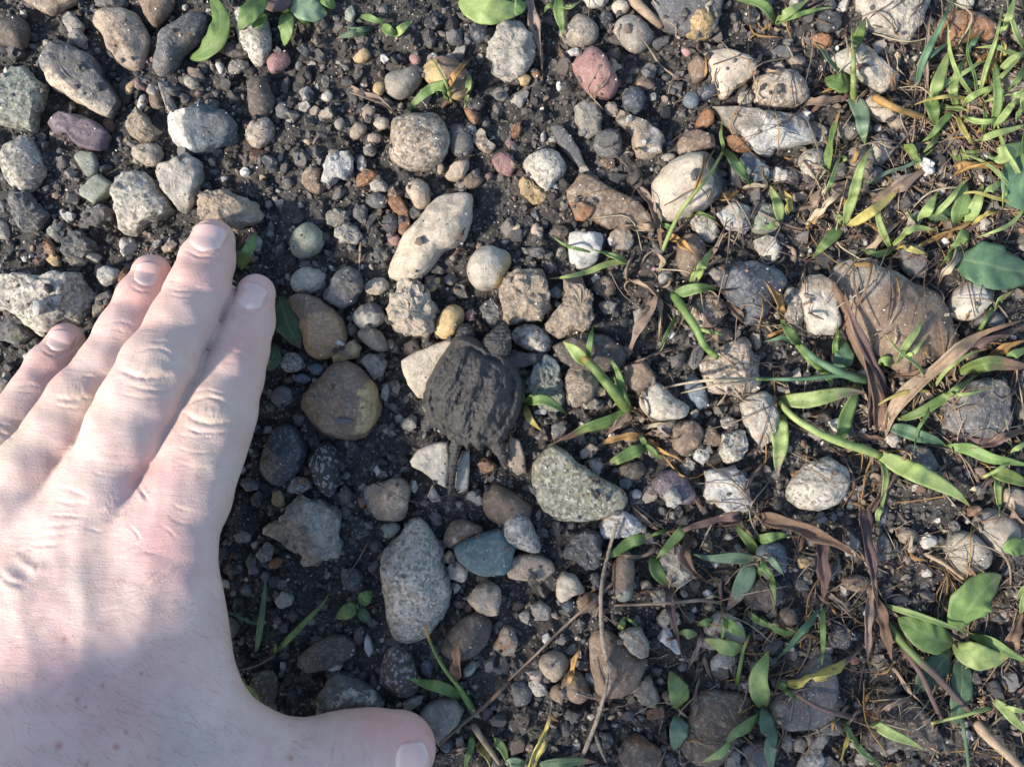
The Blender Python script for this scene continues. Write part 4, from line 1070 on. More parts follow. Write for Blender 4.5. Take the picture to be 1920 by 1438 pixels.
def hand_sdf(p):
    palm = None
    for c in PL:
        s = chain(p, c, 1.75, 0.004); palm = s if palm is None else smin(palm, s, 0.018)
    out = None
    for k, ch in CH.items():
        s = chain(p, ch, FZ[k], 0.003)
        out = s if out is None else smin(out, s, 0.0015) if k != 'thumb' else smin(out, s, 0.006)
    out = smin(out, chain(p, FILL, 1.0, 0.003), 0.002)
    px, py = pxy(p)
    kk = 0.0045 + 0.0085 * np.clip((py - 1050) / 200, 0, 1)
    h = np.clip(0.5 + 0.5 * (palm - out) / kk, 0, 1)
    d = palm + (out - palm) * h - kk * h * (1 - h)
    arm = seg_field3(p, WRIST, WRIST + (ELBOW - WRIST) * 0.55, 0.0225, 0.031)
    d = smin(d, arm, 0.02)
    return d
def seg_field3(p, A, B, ra, rb):
    d = B - A; t = np.clip(((p - A) @ d) / (d @ d), 0, 1)
    return np.linalg.norm(p - (A + np.outer(t, d)), axis=1) - (ra + (rb - ra) * t)

# creases read off the photograph: crop points, half width px, depth mm (negative = raised)
def crop2(*q): return [(u / 3.423, 400 + v / 3.423) for u, v in q]
def crop3(*q): return [(u / 3.423, 780 + v / 3.423) for u, v in q]
def crop4(*q): return [(300 + u / 3.423, 1018 + v / 3.423) for u, v in q]
CREASE = [
    (crop2((880, 885), (1000, 868), (1090, 905), (1150, 985)), 3.1, 0.32), (crop2((770, 1010), (860, 1040), (970, 1055), (1090, 1030)), 4.3, 0.68),
    (crop2((820, 985), (900, 1000), (1010, 985), (1090, 1000)), 10.0, -0.35), (crop2((830, 1105), (950, 1135), (1060, 1138), (1160, 1105)), 3.1, 0.41),
    (crop2((950, 825), (1050, 825), (1130, 850)), 2.6, 0.16), (crop2((760, 1150), (880, 1180), (1040, 1185)), 2.6, 0.20),
    (crop2((1180, 1235), (1280, 1190), (1400, 1195), (1500, 1275)), 3.7, 0.36), (crop2((1190, 1285), (1270, 1335), (1380, 1355), (1490, 1325)), 4.3, 0.63),
    (crop2((1230, 1250), (1330, 1270), (1440, 1270)), 12.0, -0.40), (crop2((1180, 1370), (1280, 1405), (1400, 1412), (1530, 1390)), 3.1, 0.36),
    (crop2((1220, 1150), (1330, 1135), (1470, 1180)), 2.6, 0.18),
    (crop2((480, 1060), (570, 1048), (650, 1100)), 3.1, 0.27), (crop2((365, 1185), (450, 1198), (570, 1180)), 3.7, 0.54), (crop2((400, 1150), (480, 1140), (600, 1130)), 9.0, -0.32),
    (crop2((370, 1235), (480, 1250), (600, 1228)), 2.6, 0.27), (crop2((0, 1355), (60, 1372), (120, 1380)), 3.7, 0.36), (crop2((0, 1410), (70, 1435)), 3.1, 0.36),
    (crop2((1085, 480), (1180, 498), (1250, 480), (1320, 462)), 2.6, 0.27), (crop2((1100, 522), (1200, 540), (1340, 512)), 2.6, 0.18), (crop2((1120, 560), (1210, 572), (1300, 560)), 2.6, 0.13),
    (crop2((1390, 828), (1500, 845), (1630, 905)), 2.6, 0.23), (crop2((1400, 870), (1500, 890), (1600, 930)), 2.6, 0.14), (crop2((1420, 950), (1520, 960)), 2.6, 0.11),
    (crop2((690, 712), (780, 692), (880, 740)), 2.6, 0.20), (crop2((670, 745), (760, 750), (850, 775)), 2.6, 0.14),
    (crop2((120, 1112), (180, 1098), (260, 1112)), 2.6, 0.20), (crop2((90, 1140), (180, 1150), (250, 1140)), 2.6, 0.14),
    (crop3((640, 220), (760, 250), (900, 250)), 2.6, 0.13), (crop3((600, 280), (750, 310), (880, 300)), 2.6, 0.14), (crop3((560, 350), (720, 390), (860, 370)), 2.6, 0.14),
    (crop3((900, 462), (925, 505), (950, 540)), 3.1, 0.63), (crop3((780, 470), (860, 455), (910, 462)), 2.6, 0.27),
    (crop3((380, 460), (470, 480), (560, 520)), 3.1, 0.32), (crop3((360, 540), (450, 560), (560, 560)), 3.1, 0.36), (crop3((330, 640), (440, 640), (540, 640)), 3.1, 0.36),
    (crop3((290, 710), (400, 700), (520, 690)), 3.1, 0.36), (crop3((260, 760), (370, 760), (480, 740)), 3.1, 0.32), (crop3((180, 830), (300, 830), (420, 810)), 3.1, 0.32),
    (crop3((640, 600), (720, 570), (790, 520)), 7.0, -0.50), (crop3((600, 690), (700, 660), (820, 600)), 3.7, 0.27), (crop3((560, 720), (660, 740), (760, 700)), 2.6, 0.23),
    (crop3((830, 700), (870, 740), (900, 800)), 2.6, 0.23), (crop3((770, 860), (850, 840), (930, 800)), 2.6, 0.27), (crop3((850, 900), (920, 870), (980, 880), (1050, 870)), 2.6, 0.23),
    (crop3((760, 1140), (880, 1110), (1010, 1010), (1120, 930)), 2.6, 0.23), (crop3((700, 1190), (860, 1150), (1020, 1070), (1180, 960)), 2.6, 0.23), (crop3((640, 1260), (800, 1220), (1000, 1120)), 2.6, 0.18),
    (crop3((560, 1400), (760, 1320), (960, 1200)), 2.6, 0.18), (crop3((1100, 560), (1160, 600), (1230, 610)), 2.6, 0.18), (crop3((1080, 640), (1150, 680), (1230, 690)), 2.6, 0.16),
    (crop3((1030, 700), (1090, 740), (1140, 800)), 2.6, 0.16), (crop3((1140, 120), (1300, 140), (1480, 120)), 2.6, 0.23), (crop3((1130, 200), (1250, 235), (1420, 230)), 2.6, 0.18), (crop3((1120, 290), (1240, 330), (1400, 330)), 2.6, 0.16),
    (crop3((100, 900), (180, 960), (300, 990)), 8.0, -0.50), (crop3((0, 1000), (60, 1060), (160, 1090)), 5.0, 0.45), (crop3((60, 900), (150, 860), (220, 840)), 3.1, 0.27),
    (crop4((1120, 1260), (1100, 1340), (1085, 1438)), 2.6, 0.45), (crop4((1180, 1330), (1165, 1438)), 2.6, 0.36), (crop4((1280, 1250), (1310, 1330), (1300, 1438)), 2.6, 0.36), (crop4((1230, 1300), (1240, 1380), (1230, 1438)), 2.6, 0.32),
    (crop4((1340, 1340), (1370, 1438)), 2.6, 0.27), (crop4((1510, 1300), (1600, 1262), (1710, 1258)), 2.6, 0.32),
    (crop2((1480, 600), (1540, 640), (1610, 655), (1700, 590), (1745, 530)), 2.6, 0.36), (crop2((1190, 240), (1280, 275), (1380, 268), (1480, 185)), 2.6, 0.36),
    (crop2((840, 470), (920, 505), (1035, 492)), 2.6, 0.36), (crop2((270, 875), (350, 918), (440, 890), (530, 820)), 2.6, 0.32)]
def crease_disp(px, py):
    out = np.zeros(len(px))
    for kc, (line, w, dep) in enumerate(CREASE):
        L = np.array(line, float)
        if len(L) > 2: L = catmull(L, 17)
        nn = len(L); L[1:-1, 1] += 2.2 * perlin(np.stack([L[1:-1, 0] * 0.07, L[1:-1, 1] * 0.07, np.full(nn - 2, kc * 3.7)], 1))
        lo, hi = L.min(0) - 6 * w, L.max(0) + 6 * w
        m = np.where((px > lo[0]) & (px < hi[0]) & (py > lo[1]) & (py < hi[1]))[0]
        if not len(m): continue
        q = np.stack([px[m], py[m]], 1); best = np.full(len(m), 1e9); tb = np.zeros(len(m))
        for i in range(len(L) - 1):
            d = L[i + 1] - L[i]; t = np.clip(((q - L[i]) @ d) / (d @ d), 0, 1)
            dist = np.linalg.norm(q - L[i] - np.outer(t, d), axis=1)
            u = dist < best; best[u] = dist[u]; tb[u] = (i + t[u]) / (len(L) - 1)
        wv = w * (1 + 0.15 * np.sin(q[:, 0] * 0.9))
        fade = np.sin(np.pi * np.clip(tb, 0.04, 0.96)) ** 0.6 * (0.75 + 0.6 * perlin(np.stack([tb * 6, 0 * tb, 0 * tb + kc], 1)))
        out[m] += -dep * 1e-3 * fade * (np.exp(-(best / wv) ** 2) - 0.32 * np.exp(-((best - 2.1 * wv) / (1.2 * wv)) ** 2))
    return out

def build_hand():
    mn = np.array([-0.26, -0.33, 0.0]); 
    lo = (-0.26, -0.30, 0.001); hi = (-0.02, 0.06, 0.235)
    # two blocks keep the grid small: the hand, and the forearm behind it
    v, f = surface_nets(hand_sdf, lo, hi, 0.0017)
    v, f = refine(v, f, hand_sdf, 1, 0.0006)
    me0 = v
    vis = (v[:, 0] > -0.19) & (v[:, 1] > -0.15)
    # finer skin where the photograph looks
    cen = v[f].mean(1); near = (cen[:, 0] > -0.185) & (cen[:, 1] > -0.140)
    fv, ff = v, f
    import bmesh
    me = mesh_np('hand', fv, ff)
    bm = bmesh.new(); bm.from_mesh(me); bm.faces.ensure_lookup_table()
    up = [e for e in bm.edges if all(q.co.x > -0.172 and q.co.y > -0.134 and q.normal.z > 0.05 for q in e.verts)]
    bmesh.ops.subdivide_edges(bm, edges=up, cuts=1, use_grid_fill=True)
    bmesh.ops.triangulate(bm, faces=bm.faces[:])
    bm.to_mesh(me); bm.free()
    n = len(me.vertices); v = np.empty(n * 3); me.vertices.foreach_get('co', v); v = v.reshape(-1, 3)
    d, g = grad(hand_sdf, v, 0.0006); v -= g * np.clip(d, -0.001, 0.001)[:, None]
    d, g = grad(hand_sdf, v, 0.0006); v -= g * np.clip(d, -0.001, 0.001)[:, None]
    d, nrm = grad(hand_sdf, v, 0.0006)
    px, py = pxy(v)
    topw = np.clip(nrm[:, 2] * 2.2, 0, 1)
    low = 0.00035 * fbm(v * 120, 2) * topw
    # knuckles, tendons and the hollow between them
    kn = 0
    for x, y, z, r, a in ((140, 985, 46, 62, .0003), (205, 950, 44, 40, .0005), (300, 1010, 44, 60, .0002), (-5, 1000, 42, 55, .0005), (60, 1050, 46, 50, -.0004), (225, 1060, 46, 55, -.0006),
                          (288, 690, 40, 44, .0007), (404, 776, 37, 42, .0007), (146, 750, 36, 38, .0006), (0, 835, 32, 34, .0006), (640, 1430, 32, 60, .0008)):
        kn = kn + a * bump_at(v, x, y, z, r)
    for (x0, y0), (x1, y1), a in (((150, 1000), (160, 1250), .0005), ((20, 1080), (70, 1300), .0004), ((290, 1060), (240, 1280), .0003)):
        A = np.array([x0, y0]); B = np.array([x1, y1]); q = np.stack([px, py], 1); t = np.clip(((q - A) @ (B - A)) / ((B - A) @ (B - A)), 0, 1)
        dd = np.linalg.norm(q - A - np.outer(t, B - A), axis=1); kn = kn + a * np.exp(-(dd / 22) ** 2)
    v = v + nrm * (low + (kn + crease_disp(px, py)) * topw)[:, None]
    me.vertices.foreach_set('co', v.astype(np.float32).ravel()); me.update()
    me.polygons.foreach_set('use_smooth', np.ones(len(me.polygons), bool))
    # blood colour of the skin: pinker finger ends and knuckles, paler stretched joints
    bl = np.ones((n, 3))
    def spot(x, y, r, col):
        w = np.exp(-((px - x) ** 2 + (py - y) ** 2) / r ** 2)[:, None]; bl[:] = bl * (1 - w) + bl * np.array(col) * w
    for x, y, r in ((378, 515, 48), (455, 640, 48), (258, 560, 45), (85, 690, 44), (475, 560, 40), (120, 630, 40), (395, 440, 45), (280, 505, 40)): spot(x, y, r, (1.03, .86, .86))
    for x, y, r in ((297, 690, 40), (408, 775, 45), (150, 750, 34), (0, 830, 40), (380, 860, 30)): spot(x, y, r, (.97, 1.03, .95))
    for x, y, r in ((290, 1000, 60), (310, 1050, 60), (230, 1330, 90), (90, 1250, 120), (330, 880, 40), (260, 900, 40)): spot(x, y, r, (.97, .86, .90))
    for x, y, r in ((150, 1100, 30), (160, 1150, 26), (165, 1200, 26), (170, 1260, 26), (60, 1180, 40), (330, 1330, 50), (360, 1400, 60)): spot(x, y, r, (.90, .98, .98))
    for x, y, r in ((700, 1360, 60), (780, 1390, 50)): spot(x, y, r, (1.04, .82, .80))
    for x, y, r in ((110, 1398, 7), (236, 1372, 4), (218, 1400, 7), (145, 1310, 4), (192, 1285, 4), (265, 1262, 4), (545, 1420, 5), (120, 1198, 5), (160, 1325, 3), (162, 1432, 4)): spot(x, y, r, (.72, .52, .45))
    attr_c(me, 'blush', bl)
    hand = link('person', me, M_SKIN, category='person', label='bare pale left hand held flat over the gravel with fingers together and thumb out')
    return hand
hand = build_hand()

def build_nail(ch, corners, lift=0.00032, free=0.08):
    """corners: base left, base right, tip right, tip left in pixels; the plate follows the finger and stands a little proud"""
    bl_, br_, tr_, tl_ = [np.array(c, float) for c in corners]
    nu, nw = 22, 17
    v = []
    for i in range(nu):
        t = i / (nu - 1)
        for j in range(nw):
            s = j / (nw - 1); x = 2 * s - 1
            # rounded base and tip
            t2 = t
            sh = 0.16 * (1 - t) ** 3 * (x * x) * 1.3 - 0.20 * t ** 3 * (x * x)
            tt = t2 + sh
            q = (bl_ * (1 - s) + br_ * s) * (1 - tt) + (tl_ * (1 - s) + tr_ * s) * tt
            v.append((q[0], q[1], t, x))
    v = np.array(v)
    z = np.full(len(v), 0.045)
    P = np.array([W(a, b, 0.03) for a, b in v[:, :2]])
    for _ in range(40):
        k = 1 - z / H
        P = np.stack([(v[:, 0] - 960) * S * k, (719 - v[:, 1]) * S * k, z], 1)
        d = hand_sdf(P); z = z - np.clip(d * 0.7, -0.002, 0.004)
        z = np.maximum(z, 0.004)
    d, g = grad(hand_sdf, P, 0.0005)
    x = v[:, 3]; t = v[:, 2]
    off = lift * (1 - 0.9 * np.abs(x) ** 4) * (1 - np.clip(1 - t / 0.12, 0, 1) * 1.3) + free * 0.001 * t
    top = P + g * off[:, None]; bot = P - g * 0.0004
    V = np.vstack([top, bot]); N = nu * nw; F = []
    for i in range(nu - 1):
        for j in range(nw - 1):
            a = i * nw + j; F.append((a, a + 1, a + nw + 1, a + nw)); F.append((N + a, N + a + nw, N + a + nw + 1, N + a + 1))
    rim = [j for j in range(nw)] + [i * nw + nw - 1 for i in range(1, nu)] + [(nu - 1) * nw + j for j in range(nw - 2, -1, -1)] + [i * nw for i in range(nu - 2, 0, -1)]
    for a, b in zip(rim, rim[1:] + rim[:1]): F.append((a, N + a, N + b, b))
    me = mesh_np('fingernail', V, F)
    attr_f(me, 'along', np.concatenate([t, t]))
    return link('fingernail', me, M_NAIL, parent=hand)
def c2p(*q): return [(u / 3.423, 400 + v / 3.423) for u, v in q]
build_nail('index', c2p((1492, 590), (1660, 640), (1740, 480), (1525, 430)))
build_nail('middle', c2p((1205, 225), (1400, 262), (1490, 100), (1250, 50)))
build_nail('ring', c2p((850, 455), (1000, 485), (1052, 335), (880, 300)))
build_nail('pinky', c2p((285, 865), (430, 895), (510, 775), (325, 735)))
build_nail('thumb', [(741, 1460), (741, 1396), (803, 1386), (810, 1462)])

# short pale hairs on the back of the hand and wrist
def build_hair():
    r = np.random.default_rng(21); xy = []
    while len(xy) < 330:
        x, y = r.uniform(0, 460), r.uniform(1060, 1440)
        if r.random() < 0.35 + 0.65 * (y - 1060) / 380: xy.append((x, y))
    for fx, fy in ((330, 850), (190, 840), (90, 850), (360, 870), (540, 1400), (560, 1380)):
        for _ in range(12): xy.append((fx + r.normal() * 22, fy + r.normal() * 22))
    xy = np.array(xy); k = np.ones(len(xy)); z = np.full(len(xy), 0.06)
    for _ in range(40):
        k = 1 - z / H; P = np.stack([(xy[:, 0] - 960) * S * k, (719 - xy[:, 1]) * S * k, z], 1)
        z = np.clip(z - np.clip(hand_sdf(P) * 0.7, -0.002, 0.004), 0.004, 0.09)
    ok = np.abs(hand_sdf(P)) < 0.0005; P = P[ok]; d, g = grad(hand_sdf, P, 0.0005)
    V, F = [], []
    for p, n in zip(P, g):
        a = math.radians(-35 + r.normal() * 16); L = r.uniform(0.003, 0.0065); dv = np.array([math.cos(a), math.sin(a), 0]); dv -= n * (dv @ n); dv /= np.linalg.norm(dv); s = np.cross(n, dv)
        b0 = len(V); rad = 0.000028
        for i in range(5):
            t = i / 4; c = p + dv * L * t + n * (0.0012 * math.sin(t * 2.2)) + s * (0.0006 * t * t * r.normal()); w = rad * (1 - 0.75 * t)
            for q in range(3): V.append(c + (s * math.cos(q * 2.094) + n * math.sin(q * 2.094)) * w)
        for i in range(4):
            for q in range(3):
                A = b0 + i * 3 + q; B = b0 + i * 3 + (q + 1) % 3; F += [(A, B, B + 3), (A, B + 3, A + 3)]
    link('hair', mesh_np('hair', V, F), mat_plain('pale_hair', (0.16, 0.09, 0.05), 0.5), parent=hand, kind='stuff')
build_hair()

# sleeve of a dark jacket pushed up the forearm, out of the picture
def build_sleeve():
    A, B = WRIST + (ELBOW - WRIST) * 0.42, WRIST + (ELBOW - WRIST) * 1.5
    ax = (B - A) / np.linalg.norm(B - A); u = np.cross(ax, [0, 0, 1]); u /= np.linalg.norm(u); w = np.cross(u, ax)
    v, f = [], []; nr, na = 26, 40
    for wall in (0, 1):
        for i in range(nr):
            t = i / (nr - 1); c = A + (B - A) * t
            for j in range(na):
                a = 2 * math.pi * j / na
                r = 0.062 + 0.014 * t + 0.0016 * math.sin(t * 46 + math.sin(a * 2) * 1.6) - 0.002 * wall
                v.append(c + (u * math.cos(a) + w * math.sin(a)) * r)
    idx = lambda s, i, j: s * nr * na + i * na + j % na
    for i in range(nr - 1):
        for j in range(na):
            f.append((idx(0, i, j), idx(0, i, j + 1), idx(0, i + 1, j + 1), idx(0, i + 1, j))); f.append((idx(1, i, j), idx(1, i + 1, j), idx(1, i + 1, j + 1), idx(1, i, j + 1)))
    for j in range(na):
        f.append((idx(0, 0, j), idx(1, 0, j), idx(1, 0, j + 1), idx(0, 0, j + 1))); f.append((idx(0, nr - 1, j), idx(0, nr - 1, j + 1), idx(1, nr - 1, j + 1), idx(1, nr - 1, j)))
    link('sleeve', mesh_np('sleeve', v, f), mat_plain('dark_cloth', (0.03, 0.035, 0.05), 0.9, 0.6, 1500, 0.3), parent=hand)
build_sleeve()
# ------------------------------------------------------------------ the hatchling turtle
def tz(u, v): return 740 + u * 10 / 3.994, 580 + v * 10 / 3.994
RIM = [tz(*map(float, q.split(','))) for q in '45,22 52,20 60,23 66,27 71,31 78,32 85,38 90,43 94,52 95,62 94,72 92,78 88,86 84,92 82,97 78,100 73,101 69,100 65,104 61,103 57,101 54,104 51,100 46,97 41,96 38,93 33,89 29,86 26,81 24,76 22,70 23,63 25,55 29,48 33,40 38,33 42,27'.split()]
M_SHELL = None
def mat_shell():
    t = NT('muddy_shell')
    pos = t.n('NewGeometry').outputs['Position']
    a = t.noise(pos, 240, 5, 0.7); b = t.noise(pos, 1500, 4, 0.7)
    base = t.mix(t.ramp(a, 0.35, 0.68), (0.022, 0.0215, 0.0225), (0.062, 0.056, 0.051))
    base = t.mix(t.ramp(b, 0.58, 0.75, 0, 0.5), base, (0.11, 0.105, 0.10))
    t.l(base, t.p.inputs['Base Color']); t.l(t.ramp(a, 0.3, 0.7, 0.38, 0.7), t.p.inputs['Roughness'])
    h = t.math('ADD', t.math('MULTIPLY', a, 1.1), t.math('MULTIPLY', b, 0.45))
    t.l(t.bump(h, 0.9, 0.0012), t.p.inputs['Normal'])
    return t.m
M_SHELL = mat_shell()
def build_turtle():
    cx, cy = tz(58, 63)
    zr = 0.0065
    rim = chaikin(np.array(RIM), 1, 0.22)
    rw = np.array([W(x, y, zr)[:2] for x, y in rim]); c0 = np.array(W(cx, cy, zr)[:2])
    na, nr = 180, 60
    P = np.array([catmull(np.vstack([rw, rw[:1]]), na + 1)])[0][:na]
    P = c0 + (P - c0) * 1.04
    # axes of the animal: nose direction
    ha = np.array(W(*tz(73, 28), zr)[:2]); ta = np.array(W(*tz(49, 99), zr)[:2]); ax = (ha - ta) / np.linalg.norm(ha - ta); side = np.array([ax[1], -ax[0]])
    half = 0.0165
    aa = (P - c0) @ ax / half; rr_ = np.arange(na) / na * 30
    P = c0 + (P - c0) * (1 + 0.045 * (np.abs((rr_ % 1) - 0.5) * 2 - 0.5) * np.clip((-aa + 0.1) * 2, 0, 1))[:, None]
    V = [np.array([[c0[0], c0[1], 0]])]
    for i in range(1, nr + 1): V.append(np.hstack([c0 + (P - c0) * (i / nr), np.zeros((na, 1))]))
    v = np.vstack(V)
    tt = np.concatenate([[0], np.repeat(np.arange(1, nr + 1) / nr, na)])
    q = v[:, :2] - c0; a = q @ ax / half; s = q @ side / half
    dome = 0.0086 * (1 - tt ** 2.6) ** 0.75
    # three toothed keels, flared marginal plates, growth rings and rugose folds
    keel = 0
    for off, amp in ((0.0, .0014), (0.42, .0014), (-0.42, .0014)):
        sc = np.abs(((a * 2.1 + 0.3) % 1) - 0.5) * 2
        keel = keel + amp * np.exp(-((s - off * (1.05 - 0.25 * np.abs(a))) / 0.095) ** 2) * (0.75 + 0.25 * (1 - sc)) * (1 - tt ** 6)
    seam = 0
    for k in (-0.62, -0.22, 0.18, 0.56): seam = seam + np.exp(-((a - k - 0.06 * np.cos(s * 5)) / 0.03) ** 2)
    seam = seam * (np.abs(s) < 0.75)
    marg = 0.0009 * np.exp(-((tt - 0.90) / 0.05) ** 2) - 0.0008 * np.exp(-((tt - 0.79) / 0.035) ** 2)
    ang = np.arctan2(s, a)
    mseam = np.exp(-((((ang * 24 / (2 * math.pi)) % 1) - 0.5) / 0.09) ** 2) * (tt > 0.8)
    p3 = np.stack([q[:, 0], q[:, 1], 0 * tt], 1)
    wa = np.stack([a * 1.6, s * 1.6, 0 * a], 1); warp = perlin(wa + 5) * 0.35
    al = np.stack([a * 1.5 + 0.4 * warp, s * 5.2 + 2.4 * warp, 0 * a], 1)
    rid = (1 - np.abs(perlin(al + 3)) * 2.2) + 0.55 * (1 - np.abs(perlin(al * 2.1 + 8)) * 2.2)
    fold = 0.0008 * rid * (1 - tt ** 5) + 0.0004 * fbm(p3 * 520, 3)
    v[:, 2] = zr + dome + keel - 0.0003 * seam * (0.5 + fbm(p3 * 300, 2)) + marg - 0.0004 * mseam + fold - 0.0004 * (tt > .97)
    v[:, 2] += 0.0012 * np.exp(-((a - 0.86) / 0.10) ** 2) * (np.abs(s) < 0.55)
    f = [(0, 1 + j, 1 + (j + 1) % na) for j in range(na)]
    for i in range(nr - 1):
        for j in range(na):
            A, B = 1 + i * na + j, 1 + i * na + (j + 1) % na; f += [(A, A + na, B + na), (A, B + na, B)]
    # plastron under the rim
    base = len(v); inner = np.hstack([c0 + (P - c0) * 0.86, np.full((na, 1), zr - 0.0032)]); v = np.vstack([v, inner, [[c0[0], c0[1], zr - 0.004]]])
    r0 = 1 + (nr - 1) * na
    for j in range(na):
        A, B = r0 + j, r0 + (j + 1) % na; C, D = base + j, base + (j + 1) % na
        f += [(A, C, D), (A, D, B), (C, base + na, D)]
    shell_v, shell_f = v, np.array(f)
    # body: head, neck, legs and tail in one skin
    def at(u, w, z): return np.array(W(*tz(u, w), z * 1e-3))
    px = S * 10 / 3.994
    segs = [(at(74, 36, 8), at(77, 26, 8.5), 8 * px, 9.2 * px, 1.1), (at(77, 26, 8.5), at(80, 18, 8.5), 10.4 * px, 6.0 * px, 1.05), (at(80, 19, 8.5), at(82, 11.5, 8), 5.6 * px, 2.0 * px, 1.0),
            (at(84, 42, 6), at(93, 38, 5.2), 7 * px, 5.4 * px, 1.1), (at(93, 38, 5.2), at(103, 37, 4.6), 5.2 * px, 4.2 * px, 1.2),
            (at(50, 28, 6), at(53, 19, 5), 7 * px, 6.5 * px, 1.2), (at(53, 19, 5), at(53, 16, 4.2), 5.0 * px, 3.6 * px, 1.2),
            (at(74, 95, 5.5), at(78, 104, 4.5), 5.6 * px, 4.4 * px, 1.2), (at(78, 104, 4.5), at(81, 110, 3.8), 4 * px, 3.2 * px, 1.3),
            (at(30, 80, 5.5), at(24, 86, 4.4), 6 * px, 4.4 * px, 1.2),
            (at(48, 92, 6.5), at(45.5, 104, 5.2), 4.6 * px, 3.4 * px, 1.0), (at(45.5, 104, 5.2), at(43.5, 120, 5.0), 3.3 * px, 2.3 * px, 1.0), (at(43.5, 120, 5.0), at(41, 138, 4.2), 2.3 * px, 1.0 * px, 1.0),
            (at(46, 75, 6), at(66, 45, 6.5), 16 * px, 14 * px, 1.9)]
    for (u, w), lst in (((103, 37), ((111, 35), (110, 38.5), (107, 42), (110.5, 32.5))), ((53, 16), ((50.5, 12.5), (53.5, 11.5), (56.5, 13))), ((81, 110), ((80, 116), (84, 114.5), (86, 111)))):
        for (x, y) in lst: segs.append((at(u, w, 4.2), at(x, y, 3.4), 1.9 * px, 0.7 * px, 1.0))
    for u, w in ((74.5, 19), (85.6, 21.5)): segs.append((at(u, w, 10.6), at(u + .2, w - .4, 10.8), 1.5 * px, 1.5 * px, 1.0))
    def sdf(p):
        d = None
        for A, B, ra, rb, fz in segs:
            s = seg_field(p, A, B, ra, rb, fz); d = s if d is None else smin(d, s, 0.0011)
        return d - 0.00022 * fbm(p * 900, 2) - 0.0002 * np.abs(np.sin(p[:, 1] * 2600))
    lo = np.array([*at(20, 140, 0)[:2], 0.001]) - [0.002, 0.003, 0]; hi = np.array([*at(114, 6, 0)[:2], 0.015]) + [0.003, 0.003, 0]
    bv, bf = surface_nets(sdf, lo, hi, 0.0005)
    bv, bf = refine(bv, bf, sdf, 1, 0.0002)
    t = bpy.data.objects.new('snapping_turtle', None); COL.objects.link(t); t.location = (c0[0], c0[1], 0)
    t.empty_display_size = 0.01
    t['label'] = 'tiny dark hatchling turtle with a ridged muddy shell and long tail crawling between the stones'; t['category'] = 'turtle'
    off = np.array([c0[0], c0[1], 0])
    link('body', mesh_np('body', bv - off, bf), M_SHELL, parent=t)
    link('shell', mesh_np('shell', shell_v - off, shell_f), M_SHELL, parent=t)
    bpy.context.view_layer.update()
    for u, w in ((75, 18.2), (85.4, 20.6)):
        ev, ef = ico(3); e = at(u, w, 10.9)
        link('eye', mesh_np('eye', ev * 0.00055 + e - off, ef), mat_plain('dark_eye', (0.01, 0.01, 0.012), 0.1), parent=t)
build_turtle()
# ------------------------------------------------------------------ plants, blade by blade
TREE = bvh()
LC = dict(G=(.15, .235, .07), L=(.27, .35, .12), B=(.10, .19, .105), Y=(.42, .36, .11), O=(.36, .215, .075), D=(.36, .27, .185), N=(.19, .12, .08),
          U=(.13, .085, .08), P=(.44, .38, .27), K=(.06, .11, .055), S=(.17, .25, .16), V=(.13, .19, .05), W=(.26, .195, .15))
CW = dict(G='green', L='bright yellow green', B='bluish green', Y='yellow', O='orange brown', D='pale tan', N='brown', U='dark purple brown', P='straw coloured', K='dark green', S='grey green', V='olive green', W='greyish brown')
def drape(px, lift, base=0.0006, flat=False):
    """heights for a line of pixels: over whatever lies below, smoothed, with an arch of its own"""
    n = len(px); z = []
    for x, y in px:
        w = W(x, y, 0.004); z.append(surf_z(w[0], w[1])[0])
    z = np.array(z)
    for _ in range(3):
        zp = np.pad(z, 1, mode='edge'); z = np.maximum(z, (zp[:-2] + zp[2:]) / 2 * 0.5 + z * 0.5)
    if flat:
        A = np.polyfit(np.arange(n), z, 1); z = np.polyval(A, np.arange(n)) + max(0, np.max(z - np.polyval(A, np.arange(n)))) * 0.7
    t = np.linspace(0, 1, n)
    return z + base + lift * np.sin(np.pi * t ** 0.85) ** 1.2 + lift * 0.45 * t
